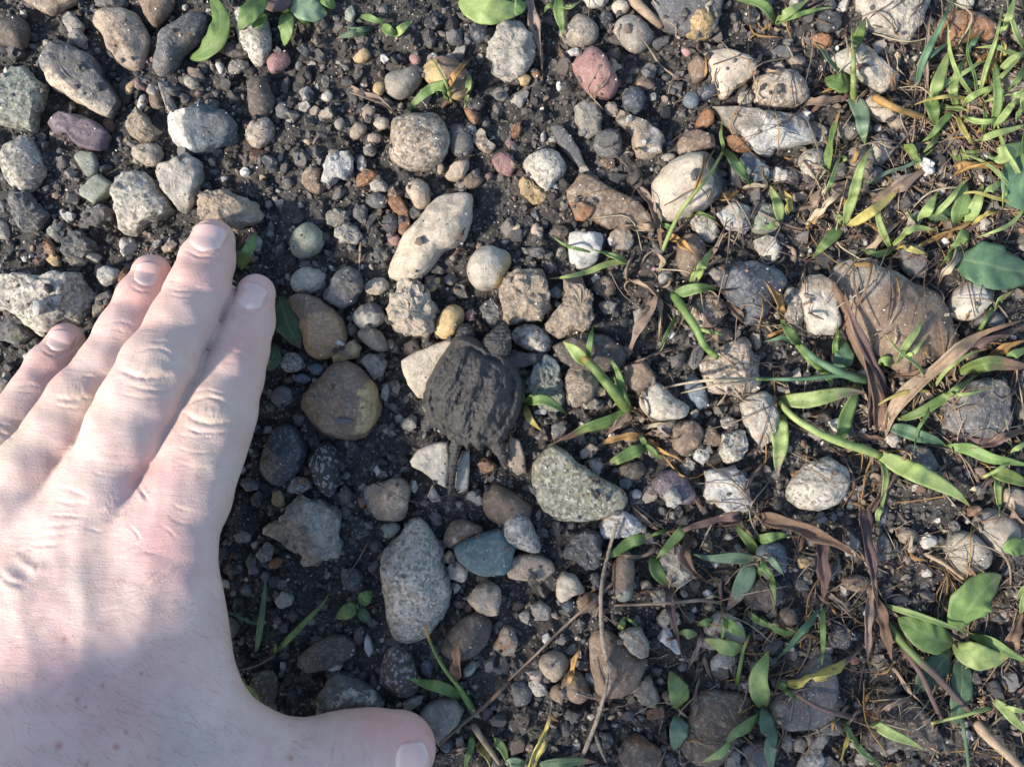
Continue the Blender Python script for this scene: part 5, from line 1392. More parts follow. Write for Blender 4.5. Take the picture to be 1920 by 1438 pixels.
def strip(px, width, lift, kind, seed, lean=False):
    """kind b blade, s round stem, l broad leaf, d shrivelled blade"""
    r = np.random.default_rng(seed)
    n = 44 if kind == 'l' else 9 if lean else 20
    c = catmull(px, n)
    if kind in 'bd': c = c + np.stack([r.normal() * 0.8 * np.sin(np.linspace(0, 9, n) + r.uniform(0, 6)), r.normal() * 0.8 * np.cos(np.linspace(0, 8, n))], 1)
    z = drape(c, lift, flat=kind == 'l')
    P = np.array([W(a, b, q) for (a, b), q in zip(c, z)])
    T = np.gradient(P, axis=0); T /= np.linalg.norm(T, axis=1)[:, None]
    U = np.cross(T, [0, 0, 1]); U /= np.linalg.norm(U, axis=1)[:, None]; N = np.cross(U, T)
    t = np.linspace(0, 1, n); w = width * S
    if kind == 's':
        na = 5 if lean else 8; V, F, al, ac = [], [], [], []
        rad = w * 0.5 * (1 - 0.35 * t) * (1 + 0.12 * np.exp(-(((t * 3.3) % 1 - .5) / .06) ** 2))
        for i in range(n):
            for j in range(na):
                a = 2 * math.pi * j / na; V.append(P[i] + (U[i] * math.cos(a) + N[i] * math.sin(a)) * rad[i]); al.append(t[i]); ac.append(math.cos(a))
        for i in range(n - 1):
            for j in range(na): F.append((i * na + j, i * na + (j + 1) % na, (i + 1) * na + (j + 1) % na, (i + 1) * na + j))
        V = np.array(V); F = np.array(F)
        V, F = V, np.vstack([F[:, :3], F[:, [0, 2, 3]]])
        e = np.array([[0, j + 1, j] for j in range(1, na - 1)] + [[(n - 1) * na, (n - 1) * na + j, (n - 1) * na + j + 1] for j in range(1, na - 1)])
        return V, np.vstack([F, e]), al, ac
    if kind == 'l': prof = np.sin(np.pi * np.clip(t, 0.004, 0.998) ** 0.82) ** 0.72
    elif kind == 'd': prof = (0.55 + 0.45 * np.sin(np.pi * t ** 0.7)) * (1 - t ** 4) * (1 + 0.22 * np.sin(t * 17 + r.uniform(0, 6)))
    else: prof = np.minimum(1, 0.4 + 0.6 * np.sin(np.clip(t / 0.3, 0, 1) * np.pi / 2)) * np.where(t < 0.3, 1, 1 - np.clip((t - 0.3) / 0.7, 0, 1) ** 1.9)
    prof = np.maximum(prof, 0.04)
    m = 11 if kind == 'l' else 3 if lean else 7
    xs = np.linspace(-1, 1, m)
    fold = r.uniform(0.08, 0.35) if kind == 'b' else (r.uniform(0.4, 1.0) if kind == 'd' else 0.16)
    twist = r.normal() * (0.2 if kind == 'b' else 0.5 if kind == 'd' else 0.1) + t * r.normal() * (0.35 if kind == 'b' else 1.2 if kind == 'd' else 0.15)
    V, al, ac = [], [], []
    th = 0.00011 if kind != 'l' else 0.00018
    for sgn in (1, -1):
        for i in range(n):
            cu, su = math.cos(twist[i]), math.sin(twist[i])
            Ui = U[i] * cu + N[i] * su; Ni = N[i] * cu - U[i] * su
            for x in xs:
                hw = 0.5 * w * prof[i]
                y = (abs(x) ** 1.3 * fold - 0.0) * hw
                if kind == 'l': y += hw * (0.07 * math.sin(t[i] * 21 - abs(x) * 3.5) * (0.3 + abs(x)) - 0.12 * x * x * 1.5)
                if kind == 'd': y += hw * 0.25 * math.sin(x * 5 + t[i] * 9)
                e = 1 + (0.018 * math.sin(t[i] * 37 + x) if kind == 'l' and abs(x) > .9 else 0)
                V.append(P[i] + Ui * hw * x * e + Ni * (y + sgn * th)); al.append(t[i]); ac.append(x)
    F = []; K = n * m
    for i in range(n - 1):
        for j in range(m - 1):
            a = i * m + j; F += [(a, a + 1, a + m + 1), (a, a + m + 1, a + m), (K + a, K + a + m + 1, K + a + 1), (K + a, K + a + m, K + a + m + 1)]
    rim = [j for j in range(m)] + [i * m + m - 1 for i in range(1, n)] + [(n - 1) * m + j for j in range(m - 2, -1, -1)] + [i * m for i in range(n - 2, 0, -1)]
    for a, b in zip(rim, rim[1:] + rim[:1]): F += [(a, K + a, K + b), (a, K + b, b)]
    return np.array(V), np.array(F), al, ac

# plant line:  = name | category | label ; then pieces:  kind colour width lift tile : points from the root to the tip
PLANTS = '''
= grass_sprout|grass|grass sprout with a green blade and orange dead leaves beside the round granite stone
b G 25 6 1,0 : 107,56 106,49 99,50 92,55 84,64
s L 7 4 1,0 : 110,58 108,50 103,40 99,34
d O 22 5 1,0 : 108,52 113,42 118,36 122,32
b L 14 4 1,0 : 120,42 119,52 117,61
d N 18 2 1,0 : 110,56 107,59 103,64
= grass_sprout|grass|small bright grass sprout at the top edge hanging over a mottled stone
b G 26 5 2,0 : 26,-2 27,10 29,21
b L 15 5 2,0 : 26,3 33,4 39,1
b G 11 3 2,0 : 25,1 20,4 18,8
= grass_tuft|grass|small grass tuft with four blades fanning beside the slate plate at the top
b L 22 6 3,0 : 3,13 12,7 24,-1
b G 13 5 3,0 : 3,14 18,8 37,4
b G 24 5 3,0 : 4,13 0,6 -8,1 -20,-1
s O 6 1 3,0 : 3,13 -3,17 -11,22
= grass_tuft|grass|yellow green grass stem arching in front of the cream egg stone
s L 10 8 2,0 : 84,142 90,128 96,117 104,107 112,97 118,86
b L 10 4 2,0 : 118,86 118,79 117,68
d O 13 9 2,0 : 97,116 103,106 107,95 108,84
b G 13 3 2,0 : 91,130 86,127 79,126
d V 12 4 2,0 : 98,122 106,120 112,123 118,128
d O 22 3 2,0 : 89,133 97,138 103,144
b G 30 5 2,0 : 119,84 127,94 132,101 135,106
d P 11 3 2,0 : 144,105 135,104 127,107
d O 24 3 2,0 : 127,107 120,111 112,113
= grass_tuft|grass|upright grass stem with a purple spotted blade across the long mottled stone
s L 15 7 3,0 : 48,57 48,40 48,28
b V 27 8 3,0 : 48,28 51,20 55,10
b L 15 8 3,0 : 48,30 48,22 47,16
b S 38 4 3,0 : 46,52 52,64 54,74 54,82
l G 44 3 3,0 : 47,48 40,46 32,44
b B 16 5 3,0 : 46,46 38,38 31,30 24,22
= grass_tuft|grass|tall slender bluish grass blades crossing the rusty shell stone
b B 17 9 3,0 : 83,50 86,37 92,24 98,12 104,-2
b B 12 8 3,0 : 86,36 93,30 103,23
d W 11 7 3,0 : 90,52 88,36 90,20 92,4
b B 14 7 3,0 : 112,30 115,25 119,18
= grass_tuft|grass|bright grass tuft with a wide flat blade right of the long mottled stone
b L 28 8 3,0 : 92,60 95,48 99,36 102,28
b L 12 9 3,0 : 92,55 100,47 110,41 120,35 128,34
b G 32 4 3,0 : 89,54 93,63 95,71
b L 16 4 3,0 : 96,71 93,79 86,87
d L 16 3 3,0 : 94,60 103,61 115,63
b S 18 4 3,0 : 100,49 110,46 119,50
= grass_tuft|grass|thick bright grass clump at the edge below the rusty shell stone
b G 21 9 3,0 : 126,73 129,56 128,42 127,30
b L 17 10 3,0 : 126,74 132,66 138,57 147,46
b L 16 9 3,0 : 139,70 142,60 148,44
b L 17 7 3,0 : 117,79 130,75 147,69
b L 40 7 3,0 : 124,89 135,86 149,79
b G 14 6 3,0 : 120,77 122,66 120,57
d O 24 7 3,0 : 122,47 125,35 128,22
d Y 15 8 3,0 : 130,36 132,27 130,20
b L 17 8 3,0 : 128,41 138,33 148,26
b L 18 8 3,0 : 131,19 136,8 139,-3
b V 32 3 3,0 : 103,86 112,88 122,84
= grass_sprout|grass|curled green sprout with an olive withered leaf beside the pale pebble
b L 14 9 3,0 : 32,110 36,100 40,90 42,87
b L 8 6 3,0 : 41,87 43,89 42,93
d V 20 8 3,0 : 33,98 35,82 39,68 41,60
= grass_sprout|grass|short sprout of one green and one yellow leaf near white mottled stones
b L 25 5 3,0 : 7,124 5,114 1,104
d Y 20 4 3,0 : 11,121 12,112 8,106
b G 14 2 3,0 : 7,124 0,128 -4,126
= grass_tuft|grass|grass tuft with a long browning blade reaching over the lumpy pale stone
b L 24 10 3,0 : 43,127 47,112 51,97 55,89 60,82
b Y 26 8 3,0 : 45,127 55,121 66,113 75,105
b G 28 5 3,0 : 42,127 34,135 25,145
d P 20 4 3,0 : 22,127 32,115 44,106
d O 13 3 3,0 : 21,128 28,122 34,120
b L 15 5 3,0 : 42,126 40,122 38,120
= grass_tuft|grass|leafy grass clump at the edge above the large plantain leaf
b L 26 8 3,0 : 84,126 89,119 95,108
b G 15 6 3,0 : 85,126 80,121 78,117
b L 15 8 3,0 : 91,125 100,114 108,105 114,100
b G 44 5 3,0 : 106,126 109,115 110,100
b L 28 7 3,0 : 112,126 118,112 121,103
b L 20 8 3,0 : 119,112 127,105 134,100
b G 32 4 3,0 : 112,127 108,136 100,144
b L 16 7 3,0 : 132,118 133,107 135,98
l K 40 3 3,0 : 92,125 98,119 106,117
d Y 20 4 3,0 : 114,126 124,121 132,118
= broad_leaf_weed|weed|large rounded blue green plantain leaf above the pale oval pebble
l B 96 5 3,1 : 106,2 120,4 135,8 150,9
= broad_leaf_weed|weed|half hidden round blue green leaf at the edge above the plantain leaf
l B 80 5 3,0 : 150,85 144,97 142,108 150,118
= grass_tuft|grass|thick green grass stem with a brown tipped blade beside the rusty tan pebble
s V 28 7 2,1 : 65,86 57,76 48,65 40,57
b L 30 6 2,1 : 42,60 36,54 29,48
s G 16 4 2,1 : 66,86 62,76 58,68
b G 14 7 2,1 : 43,58 44,47 46,38
b G 15 7 2,1 : 64,80 61,70 58,62 53,56
b G 36 5 2,1 t=N,.58 : 65,86 55,92 46,95 38,98 28,103 20,107
d W 24 3 2,1 : 67,89 60,94 53,100
d N 18 3 2,1 : 67,86 71,88 75,92
= grass_tuft|grass|low grass tuft with orange withered blades above the mossy speckled boulder
b G 30 4 2,1 t=N,.8 : 75,107 66,111 58,115 51,117
b G 15 3 2,1 : 75,105 79,110 85,114
d O 20 5 2,1 : 74,101 67,101 56,103 46,108
d O 18 3 2,1 : 76,104 83,109 91,113 97,117
b G 13 4 2,1 : 75,106 73,102 73,99
= grass_sprout|grass|tiny grass sprout with one yellow leaf touching the turtle shell edge
b G 24 5 2,1 : 7,82 17,81 25,84 31,89
b Y 20 3 2,1 : 7,84 10,91 14,96 17,98
b G 12 5 2,1 : 7,83 6,75 7,66
b G 11 4 2,1 : 7,82 10,79 13,77
= grass_sprout|grass|thin yellow green grass blades lying across the white angular stone
b L 15 5 2,1 : 67,4 55,4 42,9 30,12 20,13
b L 18 5 2,1 : 66,4 56,0 44,-4
b G 8 4 2,1 : 44,-2 30,-6 22,-11
= grass_tuft|grass|green grass stem bent downward with dry brown straw leaves beside the round brown stone
s G 22 9 2,1 : 91,22 97,31 103,40 108,50 115,57
s L 10 5 2,1 : 106,41 112,43 118,44
b G 28 6 2,1 : 91,22 100,19 108,18 116,19
b L 24 9 2,1 : 101,17 105,8 109,2 113,-5
b G 13 4 2,1 : 93,32 88,42 82,53
d W 36 7 2,1 : 82,21 77,33 70,44 65,58
d D 20 4 2,1 : 81,22 83,34 82,48
d D 17 4 2,1 : 82,22 72,16 64,12
d W 20 6 2,1 : 64,13 66,4 70,-2
d W 11 6 2,1 : 126,2 115,3 106,10 101,20 98,31 92,44
d W 13 3 2,1 : 91,52 80,56 67,60
= seed_head_grass|grass|green grass stem with pale dry seed stalks lying over the granite chunk
s B 13 5 3,1 : 55,69 40,67 20,69 -6,69
s P 7 7 2,1 : 134,69 118,69 100,71 85,74
s P 6 6 2,1 : 134,70 112,73 95,77
s P 6 7 2,1 : 134,69 112,70 94,72
= grass_tuft|grass|forked green grass stem with a golden withered blade beside the smooth tan block
s B 22 6 3,1 : 55,70 40,65 27,58 18,50
b G 26 6 3,1 : 18,50 12,43 7,35
d O 28 6 3,1 : 8,34 3,22 -3,13
b B 10 5 3,1 : 15,49 8,46 -2,48
s G 15 4 3,1 : 34,67 24,59 16,50
l B 42 3 3,1 : 40,65 43,56 41,46
b G 14 5 3,1 : 38,60 38,50 39,38
b G 18 3 3,1 : 31,64 35,70 35,75
= grass_tuft|grass|large bent crabgrass stem with broad blotched leaves above the granite dome
b L 38 8 3,1 t=W,.72 sp=.7 : 6,81 20,81 35,78 46,76 56,77
s L 21 7 3,1 : 62,112 55,109 42,105 28,99 15,91 6,82
b L 42 5 3,1 t=W,.75 sp=.6 : 8,87 6,100 6,112 6,124
b G 42 4 3,1 : 41,106 43,93 48,79 52,69
b L 46 7 3,1 : 62,111 75,118 90,125 105,133 114,141
b L 17 4 3,1 : 62,112 66,122 65,133 63,147
d D 26 2 3,1 t=N,.6 : 60,111 52,107 43,108 38,113
d N 26 2 3,1 : 34,84 26,88 16,90
= dead_grass_clump|dead grass|broad dead brown blades fanning down across the wide brown boulder
d N 44 7 3,1 : 63,98 60,82 55,65 48,48 42,32 37,18 33,3
d U 28 6 3,1 : 66,86 61,68 53,48 45,28 42,16
d U 26 5 3,1 : 57,96 57,80 56,66
d D 38 9 3,1 : 66,100 72,86 82,74 95,63 108,51 122,42 146,35
d U 32 6 3,1 : 108,54 122,46 135,42 148,37
d N 24 4 3,1 : 106,64 94,65 80,67 67,68
d N 24 3 3,1 : 66,103 56,103 47,99
= grass_tuft|grass|long green blade with an olive half dead leaf above the dark mottled block
b G 24 6 3,1 : 73,92 85,88 97,81 108,73 119,66
b V 40 5 3,1 t=N,.5 : 106,65 117,62 127,60 138,61 149,62
d O 26 6 3,1 : 124,57 135,50 149,46
b G 22 5 3,1 : 132,58 141,54 149,52
= grass_tuft|grass|creeping green grass stem with a purple dead leaf below the dark mottled block
b B 34 4 3,1 : 68,96 77,98 85,101 93,103 101,107
b G 30 5 3,1 : 100,107 112,108 124,113 135,115 149,118
d U 34 5 3,1 : 104,104 118,105 132,102 149,97
s L 12 4 3,1 : 136,115 129,120 121,124
b L 22 4 3,1 : 128,122 129,134 130,146
b V 34 4 3,1 : 126,121 138,125 149,129
b L 14 6 3,1 : 134,113 140,108 149,102
= grass_sprout|grass|thin yellow green sprout on top of the wide brown boulder
b L 18 7 3,1 : 72,60 78,50 84,41 87,34
b L 10 5 3,1 : 76,57 83,53 88,46
b G 24 3 3,1 : 70,60 66,59 61,60
= grass_sprout|grass|single yellow tipped grass shoot beside the pale oval pebble
s G 11 6 3,1 : 117,46 121,38 126,30
b L 22 8 3,1 t=Y,.5 : 125,31 130,25 138,19
= grass_sprout|grass|withered tan leaf with a green back beside the plantain leaf
d P 26 6 3,1 : 107,-6 103,4 98,10 95,17
b G 16 6 3,1 : 106,-4 101,1 97,6
= grass_sprout|grass|pair of thin dim green blades in the shade beside the hand
b G 15 6 1,2 : 11,80 20,70 30,60 37,53 41,46
b B 15 6 1,2 : 0,80 2,68 4,52 6,34
b G 9 3 1,2 : 11,80 11,76 12,74
s W 5 2 1,2 : 12,80 0,87 -14,90
= grass_shoot|grass|thin blue green grass straw running out from under the hand
s B 7 3 1,2 : -32,50 -20,55 -8,60 4,65
= grass_tuft|grass|fan of fine yellow green blades at the top right corner
b L 16 8 3,0 : 146,30 140,20 136,8 134,-4
b L 14 8 3,0 : 146,32 136,30 126,26 116,27
b G 16 7 3,0 : 147,34 141,44 133,52
b Y 14 6 3,0 : 146,31 150,18 149,4
= grass_tuft|grass|crowded light green blades between the tall bluish blades and the thick edge clump
b L 20 8 3,0 : 106,62 104,50 108,38 114,30
b L 16 7 3,0 : 107,62 114,55 124,50 134,50
b G 18 6 3,0 : 105,63 98,68 92,76 86,80
b L 14 7 3,0 : 108,64 116,68 126,68 134,64
b Y 15 5 3,0 : 106,64 110,74 116,82
= grass_tuft|grass|straggling light green blades above the wide brown boulder and its dead blades
b L 18 7 3,0 : 70,138 78,130 86,128 96,130
b L 16 7 3,0 : 69,139 64,130 62,120 66,112
b G 18 5 3,0 : 70,140 62,143 52,140
b Y 16 5 3,0 : 71,139 80,140 90,143
= grass_tuft|grass|long thin yellow green blades sweeping up to the top right corner
b L 11 9 3,0 : 118,56 122,40 128,22 132,2
b L 10 9 3,0 : 117,57 108,44 102,28 101,12
b L 10 8 3,0 : 119,57 130,44 140,34 149,22
b Y 10 7 3,0 : 117,58 104,54 92,56 80,60
b G 11 8 3,0 : 118,58 116,44 112,30 114,14
b L 9 8 3,0 : 120,58 132,54 142,52 150,46
= grass_tuft|grass|long thin pale blades crossing the leafy clump from the right edge
b L 10 8 3,0 : 143,112 132,100 122,92 108,86
b L 11 8 3,0 : 144,112 140,96 132,82 128,66
b Y 9 7 3,0 : 144,114 130,112 116,108 102,110
b L 10 7 3,0 : 145,115 138,124 128,130 116,134
b G 10 8 3,0 : 144,111 146,98 142,86 144,74
= grass_tuft|grass|long thin light blades straggling between the dead blades and the dark mottled block
b L 10 8 3,1 : 92,74 84,62 74,54 66,44
b L 10 8 3,1 : 93,75 100,64 112,56 124,52
b Y 9 7 3,1 : 92,76 80,76 68,80 58,86
b G 10 7 3,1 : 94,76 90,88 84,98 82,110
b L 9 7 3,1 : 94,75 106,78 118,76 130,70
= seedling|seedling|small round leaved seedling on black soil above the low brown slab
l G 30 3 1,2 : 57,53 52,56 45,60
l G 28 3 1,2 : 58,52 61,49 65,45
l K 22 2 1,2 : 58,54 61,59 65,63
s S 6 2 1,2 : 58,56 57,53 59,51
= seed_head_grass|grass|grass shoot with a knobbly seed head rising beside the dark brown egg
b G 28 6 1,2 : 115,105 105,99 95,97 85,94
s V 10 8 1,2 : 122,111 115,100 109,93 103,84 98,74 95,65
s G 17 3 1,2 : 122,112 117,104 110,94
d N 32 8 1,2 : 111,97 113,85 114,71
d P 16 2 1,2 : 119,110 124,114 127,117
= grass_tuft|grass|cut off straw stalks and green blades at the bottom edge beyond the thumb
b G 18 4 1,2 : 122,126 120,134 117,146
s D 16 4 1,2 : 122,120 127,128 137,142
b L 22 5 1,2 : 133,127 138,133 142,142
d Y 18 3 1,2 : 124,130 129,138 132,146
d W 18 3 1,2 : 121,132 114,135 104,137
= grass_tuft|grass|yellow and brown spotted blade standing over dark green blades at the bottom edge
d Y 32 8 2,2 t=N,.75 sp=.8 : 9,146 14,132 19,121 23,108
b K 30 4 2,2 t=N,.72 sp=.5 : 15,142 28,141 38,140 49,141
b S 24 3 2,2 : -4,142 3,141 9,142
= grass_tuft|grass|green and purple dying grass blades drooping over the cream block
b G 30 5 2,2 : 78,14 68,17 60,22 50,27
s V 11 4 2,2 : 86,11 80,13 76,15
d U 28 5 2,2 : 128,2 116,3 105,6 95,10 84,12
b G 24 6 2,2 : 98,7 94,13 88,19 81,27
b G 34 6 2,2 t=U,.8 : 79,26 81,33 86,40 88,44
d U 24 6 2,2 : 86,40 89,52 92,65 95,80
d W 12 3 2,2 : 81,20 75,24 66,25 57,24
= grass_tuft|grass|grey green and purple tipped blades radiating above the cream stone under weeds
b S 34 6 2,2 : 138,27 125,26 112,26 101,24
b S 42 5 2,2 t=U,.62 : 135,28 131,38 126,48 120,57
b G 16 4 2,2 : 139,28 140,34 137,39
b G 14 5 2,2 : 140,26 144,35 149,43
b V 24 5 2,2 : 138,25 133,17 128,11 125,7
b G 24 4 2,2 : 137,16 144,15 152,14
s U 8 5 2,2 : 118,51 117,43 119,33
= grass_sprout|grass|tiny two bladed green sprout on top of the large brown cobble
b L 18 3 2,2 : 61,67 62,63 63,59
b G 7 4 2,2 : 63,59 68,63 74,66
= seedling|seedling|seedling with two long oval leaves beside the large grey brown boulder
l L 44 5 2,2 : 93,111 94,102 89,90
l S 38 4 2,2 : 94,114 94,122 91,134
s P 8 2 2,2 : 93,110 95,113 99,116
= grass_tuft|grass|small leafy weed with several light leaves over the cream stone
s G 8 5 2,2 : 118,72 119,66 119,60
l G 22 5 2,2 : 119,61 125,66 131,70
l L 32 5 2,2 : 131,77 122,77 108,72
l G 20 4 2,2 : 113,62 109,63 104,64
s V 11 6 2,2 : 126,99 128,88 130,78 133,70
l L 20 4 2,2 : 94,69 98,69 104,69
b G 16 4 2,2 : 131,56 140,62 149,67
= grass_tuft|grass|wide pale green grass leaf standing vertically beside the dark slate plate
b L 46 10 2,2 : 141,110 139,101 139,92 144,78
b S 44 8 2,2 : 142,110 143,120 145,132 146,148
b G 32 7 2,2 : 140,112 132,120 124,126 119,131
b L 22 6 2,2 : 122,129 117,136 106,141
= grass_tuft|grass|yellow dying leaf with a purple tip lying over the dark slate plate
d Y 40 6 3,2 t=U,.72 : 10,96 22,92 34,88 45,82 53,77
b G 20 3 3,2 : 5,96 11,101 16,106
s U 13 4 3,2 : 50,116 40,114 28,110 16,103
d W 13 5 3,2 : 56,114 63,112 74,107 85,104
b L 26 6 3,2 : 56,117 66,123 76,128 88,134
b L 20 5 3,2 : 42,118 47,127 54,136 67,147
d Y 17 4 3,2 : 45,122 43,131 40,141
= grass_shoot|grass|slender blue green blade beside two narrow upright blades above the slate plate
b B 19 6 3,2 : 29,54 22,64 14,73 5,83
b G 14 6 3,2 : 31,54 31,65 31,77 30,88
b G 16 5 3,2 : 18,66 9,68 0,63 -4,58
= broad_leaf_weed|weed|broad leaved green weed with a soil stained upper leaf
l G 84 6 3,2 t=W,.88 : 107,67 112,56 121,44 131,36
l G 66 5 3,2 : 104,74 95,72 85,67 73,60
l L 52 5 3,2 : 104,75 113,80 123,83 135,82
l K 58 3 3,2 : 103,79 95,88 88,96 82,103
l K 44 3 3,2 : 108,80 109,92 108,106 104,122
b G 26 5 3,2 : 112,69 125,73 135,79 149,86
= grass_shoot|grass|long narrow green blade stretched over the broad leaved weed
b L 15 9 3,2 : 62,52 80,57 100,64 118,70
= creeping_grass|grass|thick green and purple creeping stem below the broad leaved weed
s V 21 6 3,2 t=U,.4 : 66,62 74,72 84,83 95,93 105,104 114,113
s U 15 5 3,2 : 75,76 85,90 92,105 98,118
= grass_tuft|grass|small green tuft at the edge below the broad leaved weed
b L 24 6 3,2 : 126,106 133,111 140,119 149,128
b L 14 6 3,2 : 130,109 138,111 149,114
s L 10 7 3,2 : 126,110 112,114 92,119
= grass_tuft|grass|fuzzy brown dying blade with a green stem at the edge of the weed
d N 34 6 3,2 : 133,78 138,68 143,57
b L 18 8 3,2 : 142,58 144,48 149,38
= moss_thread|moss|knobbly teal green thread hanging straight down to the bottom edge
s B 10 4 3,2 : 107,109 109,118 111,130 113,147
= dead_grass_clump|dead grass|dark brown dead blades crossing above the rust edged plate
d N 40 6 3,2 : -6,4 15,8 30,14 45,21 56,29
d U 34 6 3,2 : 30,16 31,28 32,40 31,51
d U 34 8 3,2 : 54,-4 55,12 57,25 59,40 62,55
d W 26 5 3,2 : 58,42 56,60 56,86
d N 32 5 3,2 : 60,48 65,62 70,86
d D 16 4 3,2 : 34,46 42,54 50,61
d D 13 5 3,2 : 70,88 78,98 86,107 95,118
d W 15 4 3,2 : 62,54 72,58 78,64
= grass_shoot|grass|single short bright blade tip at the right below the bent stem leaf
b L 14 4 3,2 : 64,-4 62,2 61,8
= grass_sprout|grass|green leaf pair at the edge beside the two grey pebbles
l G 36 4 3,2 : 132,22 140,20 149,22
b L 18 5 3,2 : 140,50 143,44 149,38
= grass_sprout|grass|short green blades crossing the round dark slate pebble
b G 24 5 3,2 : -6,16 3,14 12,14
b G 15 4 3,2 : 0,32 3,42 4,53
b S 15 4 3,2 : 0,25 5,31 9,36
= fallen_leaf|leaf|crescent shaped ragged green leaf beside the dark stone at the top
l G 44 5 0,0 : 107,33 115,29 122,20 124,10 118,-4
= broad_leaf_weed|weed|weed rosette with purple tinged leaves at the top edge
l G 42 6 0,0 : 149,-2 141,6 134,17
l G 32 5 1,0 : 17,5 17,14 16,26
s V 20 3 1,0 : 18,3 24,9 30,15
l S 54 5 1,0 : 20,0 30,5 40,8
l U 44 5 1,0 : 19,0 10,1 3,2
l G 26 4 1,0 : 36,-3 42,2 44,5
l G 24 3 1,0 : 5,8 2,12 -2,16
= grass_tuft|grass|low dark green grass leaves near the grey green chip at the top
b K 18 4 1,0 : 64,18 54,19 45,22
b G 17 5 1,0 : 59,9 66,11 73,13
b G 24 5 1,0 : 71,15 76,18 81,20
b L 20 5 1,0 : 78,21 82,16 88,12
b K 13 4 1,0 : 66,16 58,17 50,15
= broad_leaf_weed|weed|broad ragged pale green leaf at the top edge above the big rough stone
l L 56 5 1,0 : 114,1 126,5 138,6 150,5
s P 9 3 1,0 : 122,10 118,6 114,2
l G 34 4 2,0 : -4,3 3,4 8,2
= fallen_leaf|leaf|small folded green leaf standing beside the longest fingertip
b G 28 6 1,1 : -9,7 -6,0 -2,-8 0,-14
= broad_leaf_weed|weed|dark green toothed leaves in the shade between index finger and brown egg stone
l K 52 4 1,1 : 13,23 16,33 19,41 25,52
l K 36 3 1,1 : 5,63 9,58 12,50
= grass_shoot|grass|short thick green blade curling beside the base of the thumb
b G 26 5 1,2 : 5,112 1,107 -3,101 -8,93
= dry_straw|dead grass|pinkish dry straw lying below the ochre pebbles beside the blue grey pebble
d W 20 2 1,0 : 51,48 60,53 70,57 79,65
= dry_straw|dead grass|long reddish tan dry stalk beside the big rough stone at the top
d W 30 3 2,0 : 7,-3 11,8 15,20 17,32 17,45
= dry_straw|dead grass|thin dark stalk slanting above the pink oval stone
d N 10 2 2,0 : 24,24 29,32 34,39
= dry_straw|dead grass|stubby tan stick lying across the grey slate plate
s D 28 3 2,0 : 66,-2 74,6 84,15
= dry_straw|dead grass|pinkish dry stem leading down from the cream egg stone
d W 22 3 2,0 : 71,106 77,113 82,123 84,142
= dry_straw|dead grass|dry pinkish blade over the lower end of the flat brown plate
d D 18 3 2,0 : 80,128 70,128 60,127
= dry_straw|dead grass|thin dry stalk standing near the white mottled stones
d W 11 5 2,0 : 112,144 117,134 121,122
= dry_straw|dead grass|wide dry brown blade above the leafy clump near the edge
d W 36 4 3,0 : 58,113 72,104 84,98 94,89
= dry_straw|dead grass|straight grey blade crossing over the wide dry brown blade
d S 15 5 3,0 : 52,106 66,98 80,93 95,83
= dry_straw|dead grass|tan dry blade above the black mottled stone
d D 22 4 3,0 : 55,144 66,132 77,123
= dry_straw|dead grass|rust and yellow dead blade spanning the upper edge
d O 40 5 3,0 : 105,97 115,94 127,94 141,93
= dry_straw|dead grass|long golden straw pointing away from the pink cream pebble
s O 18 4 3,0 : 60,55 72,61 88,66
= dry_straw|dead grass|pale dry blade ending at the oval granite stone
d W 26 3 3,0 : 21,58 32,57 46,55
= dry_straw|dead grass|brown bent dead blade below the leafy clump
d O 22 4 3,0 : 85,138 96,132 108,127 120,121
= dry_straw|dead grass|olive green dead blade below the lumpy pale stone
d V 28 4 3,0 : 73,82 81,88 86,97
= dry_straw|dead grass|thin straight dry stem slanting from the dry twig towards the thumb
s W 8 2 2,2 : 57,40 48,49 38,57 26,68 14,80 -2,95
= dry_straw|dead grass|dark thin stem lying just beyond the thumb tip
s N 10 2 1,2 : 143,95 130,108 118,118 103,131
= dry_straw|dead grass|dry pointed leaf tip over the two brown round pebbles
d O 16 5 2,2 : 32,96 35,86 38,74
= dry_straw|dead grass|thin tan rootlets arching across the cream pebbles under the grass
s D 9 4 2,2 : 120,52 108,50 95,51 80,52 56,53
= dry_straw|dead grass|short dry grey straw above the seedling boulder
d W 13 4 2,2 : 107,68 104,78 98,90
= dry_straw|dead grass|thick tan broken stick at the bottom right corner
s D 26 4 3,2 : 116,118 125,128 136,138 148,150
= dry_straw|dead grass|dry brown stubble standing beside the seedling boulder
d W 12 5 2,2 : 101,118 103,105 105,88
= dry_straw|dead grass|fine curved rootlet below the grey pebble twins
s D 10 3 3,2 : 88,24 98,29 106,35 115,42
= dry_straw|dead grass|thick brown dead leaf at the edge below the lower grey twin pebble
d W 36 5 3,2 : 149,18 142,8 137,-4
= dry_straw|dead grass|dry brown blade curled under the round brown stone
d N 22 3 2,1 : 120,26 127,32 132,40
= dry_straw|dead grass|small dry curled leaf below the banded pebble
d W 22 3 2,1 : 88,102 82,99 75,100
= dry_straw|dead grass|dark brown stem lying beside the grey granite dome
d U 30 3 3,1 : 56,146 64,134 72,120 81,103
= dry_straw|dead grass|dead leaf shreds beside the tall mottled stone
d W 22 3 2,1 : 140,116 134,124 130,132
= dry_straw|dead grass|purplish dead leaf over the grey pebble rows at right
d N 28 3 2,2 : 100,12 97,24 102,34 113,41
= dry_straw|dead grass|flat brown leaf shred above the seedling weeds
d W 24 3 2,2 : 68,-2 76,5 84,12
= dry_straw|dead grass|thin black stem standing on the dark mottled boulder edge
s N 6 5 3,1 : 50,28 56,16 59,2
'''
ROOTS = []
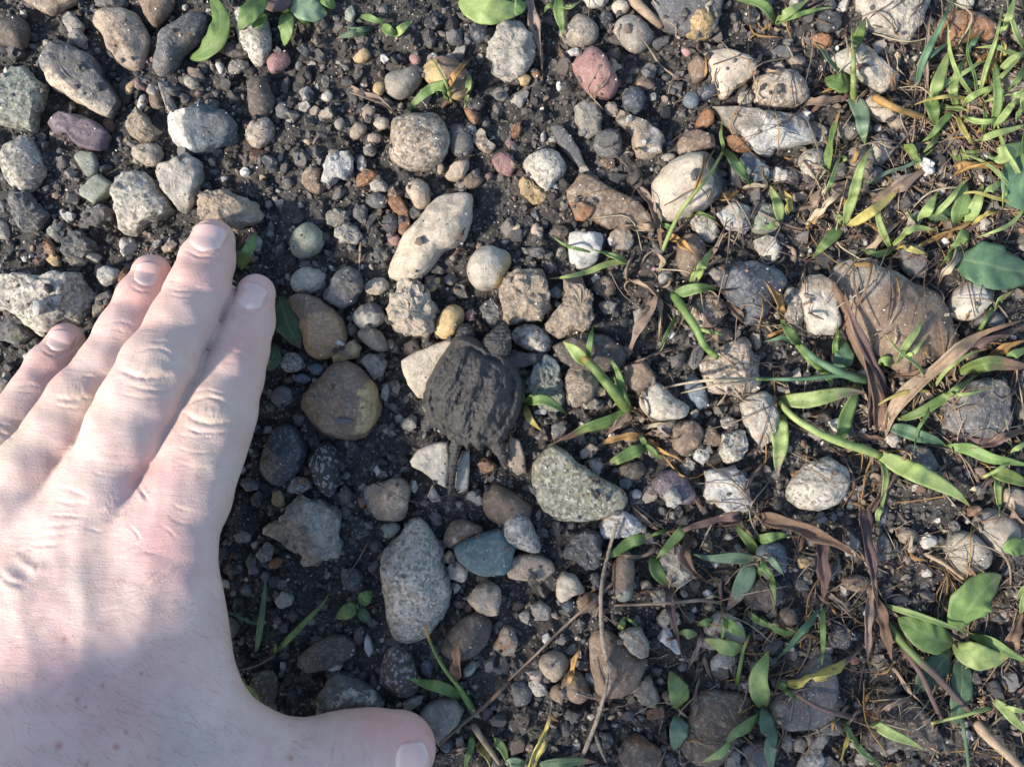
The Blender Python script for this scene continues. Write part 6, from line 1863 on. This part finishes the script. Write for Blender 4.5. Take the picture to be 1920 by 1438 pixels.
def add_plant(hdr, pieces, k0):
    name, cat, label = [x.strip() for x in hdr.split('|')]
    roots = []
    ob = []
    for i, ln in enumerate(pieces):
        a, b = ln.split(':'); q = a.split()
        kind, col, wd, lift = q[0], q[1], float(q[2]), float(q[3]) * 1e-3; tile = tuple(int(x) for x in q[4].split(','))
        opt = dict(x.split('=') for x in q[5:])
        px = np.array(pts(tile, b))
        if px[0][0] > 1000: ROOTS.append(px[0])
        V, F, al, ac = strip(px, wd * (0.68 if kind == 'd' else 0.78 if kind == 'b' else 0.8 if kind == 's' else 0.92), lift * (0.7 if kind == 'd' else 0.75 if kind == 'b' else 1.0), kind, k0 * 31 + i)
        ob.append((kind, col, opt, V, F, al, ac))
    p0 = ob[0][3][:7].mean(0)
    dead = name in ('dry_straw', 'dead_grass_clump')
    single = len(ob) == 1
    parent = None
    if not single:
        parent = link(name, None, loc=(p0[0], p0[1], 0)); parent.empty_display_size = 0.005
    for kind, col, opt, V, F, al, ac in ob:
        pn = dict(b='blade', s='stem', l='leaf', d='dry_blade')[kind]
        me = mesh_np(pn, V - np.array([p0[0], p0[1], 0]), F); attr_f(me, 'along', al); attr_f(me, 'across', ac)
        o = link(name if single else pn, me, M_DRY if kind == 'd' or col in 'DWNUP' else M_BROAD if kind == 'l' else M_LEAF, parent=parent, loc=(p0[0], p0[1], 0) if single else None)
        j = 0.85 + 0.3 * random.random()
        o.color = (*[c * j for c in LC[col]], 1)
        tc, ts = (opt['t'].split(',') if 't' in opt else ({'G': 'V', 'L': 'Y', 'B': 'V', 'Y': 'O', 'V': 'O', 'S': 'V'}.get(col, 'N'), '0.9' if kind != 'd' else '0.75'))
        o['tip_colour'] = [float(x) for x in LC[tc]]; o['tip_start'] = float(ts); o['spots'] = float(opt.get('sp', 0.5 if kind == 'd' else 0.22 if kind == 'b' else 0.1))
        root = o if single else parent
    root['label'] = label; root['category'] = cat
    g = dict(grass_sprout='grass sprouts in the gravel', grass_tuft='grass tufts in the gravel', dry_straw='dry straws lying on the gravel', broad_leaf_weed='broad leaved weeds').get(name)
    if g: root['group'] = g
hdr, pcs, kk = None, [], 0
for ln in PLANTS.strip().splitlines() + ['= end']:
    if ln.startswith('='):
        if hdr: kk += 1; add_plant(hdr, pcs, kk)
        hdr, pcs = ln[1:], []
    else: pcs.append(ln)

# the forked dry twig
def twig():
    t = link('dry_twig', None, loc=(*W(*tile_px((2, 2), 54, 87))[:2], 0)); t.empty_display_size = 0.005
    base = np.array(t.location)
    for nm, w, lift, q in (('stem', 9, 4, '39,139 46,122 50,110 53,98 54,87'), ('stem', 9, 5, '54,87 51,72 50,58 50,45 52,32 55,20 59,7'), ('side_shoot', 7, 4, '46,122 49,132 53,141'), ('side_shoot', 7, 3, '50,108 55,98 55,86')):
        V, F, al, ac = strip(np.array(pts((2, 2), q)), w, lift * 1e-3, 's', 5)
        V = V + np.stack([0.00012 * fbm(V * 900, 2)] * 3, 1)
        me = mesh_np(nm, V - base, F); link(nm, me, M_WOOD, parent=t)
    ev, ef = ico(2); p = np.array(W(*tile_px((2, 2), 54, 88), 0.0085))
    link('node', mesh_np('node', ev * [0.0016, 0.0022, 0.0013] + p - base, ef), M_WOOD, parent=t)
    t['label'] = 'long forked greyish dry twig lying across the large brown cobble'; t['category'] = 'twig'
twig()

# shreds of dead grass and rootlets, thickest among the living grass
def litter():
    r = np.random.default_rng(77); AV, AF, AL, AC, AT = [], [], [], [], []; nv = 0
    cols = [LC[c] for c in 'DDWWNUOP']
    i = 0
    while i < 1900:
        x, y = r.uniform(-60, 2040), r.uniform(-60, 1500)
        if r.random() < 0.35: x, y = ROOTS[r.integers(len(ROOTS))] + r.normal(size=2) * 26
        dens = np.clip((x - 1050) / 650, 0.0, 1) * (0.75 + 0.25 * math.sin(y / 170)) + 0.03 * (x > 560)
        if r.random() > dens: continue
        w0 = W(x, y, 0.004)
        if surf_z(w0[0], w0[1])[1] >= N_SOIL and r.random() < 0.6: continue
        i += 1
        a = r.uniform(0, 6.28); L = r.uniform(12, 55) if r.random() < 0.7 else r.uniform(60, 170); b = r.normal() * 0.7
        q = np.array([[x, y], [x + L * .5 * math.cos(a), y + L * .5 * math.sin(a)], [x + L * (.5 * math.cos(a) + .5 * math.cos(a + b)), y + L * (.5 * math.sin(a) + .5 * math.sin(a + b))]])
        k = 's' if r.random() < 0.45 else 'd'
        V, F, al, ac = strip(q, r.uniform(1.5, 3.6) if k == 's' or L > 60 else r.uniform(3.5, 9), r.uniform(0, 0.002), k, 4000 + i, True)
        AV.append(V); AF.append(F + nv); AL += list(al); AC += list(ac); AT.append(np.repeat((np.array(cols[r.integers(len(cols))]) * r.uniform(.7, 1.15))[None], len(V), 0)); nv += len(V)
    me = mesh_np('dead_grass_litter', np.vstack(AV), np.vstack(AF)); attr_f(me, 'along', AL); attr_f(me, 'across', AC); attr_c(me, 'tint', np.vstack(AT))
    link('dead_grass_litter', me, M_LITTER, kind='stuff', label='shreds of dead grass and fine rootlets strewn among the grass', category='litter')
litter()
print('stones', len(stones), 'objects', len(SC.objects))
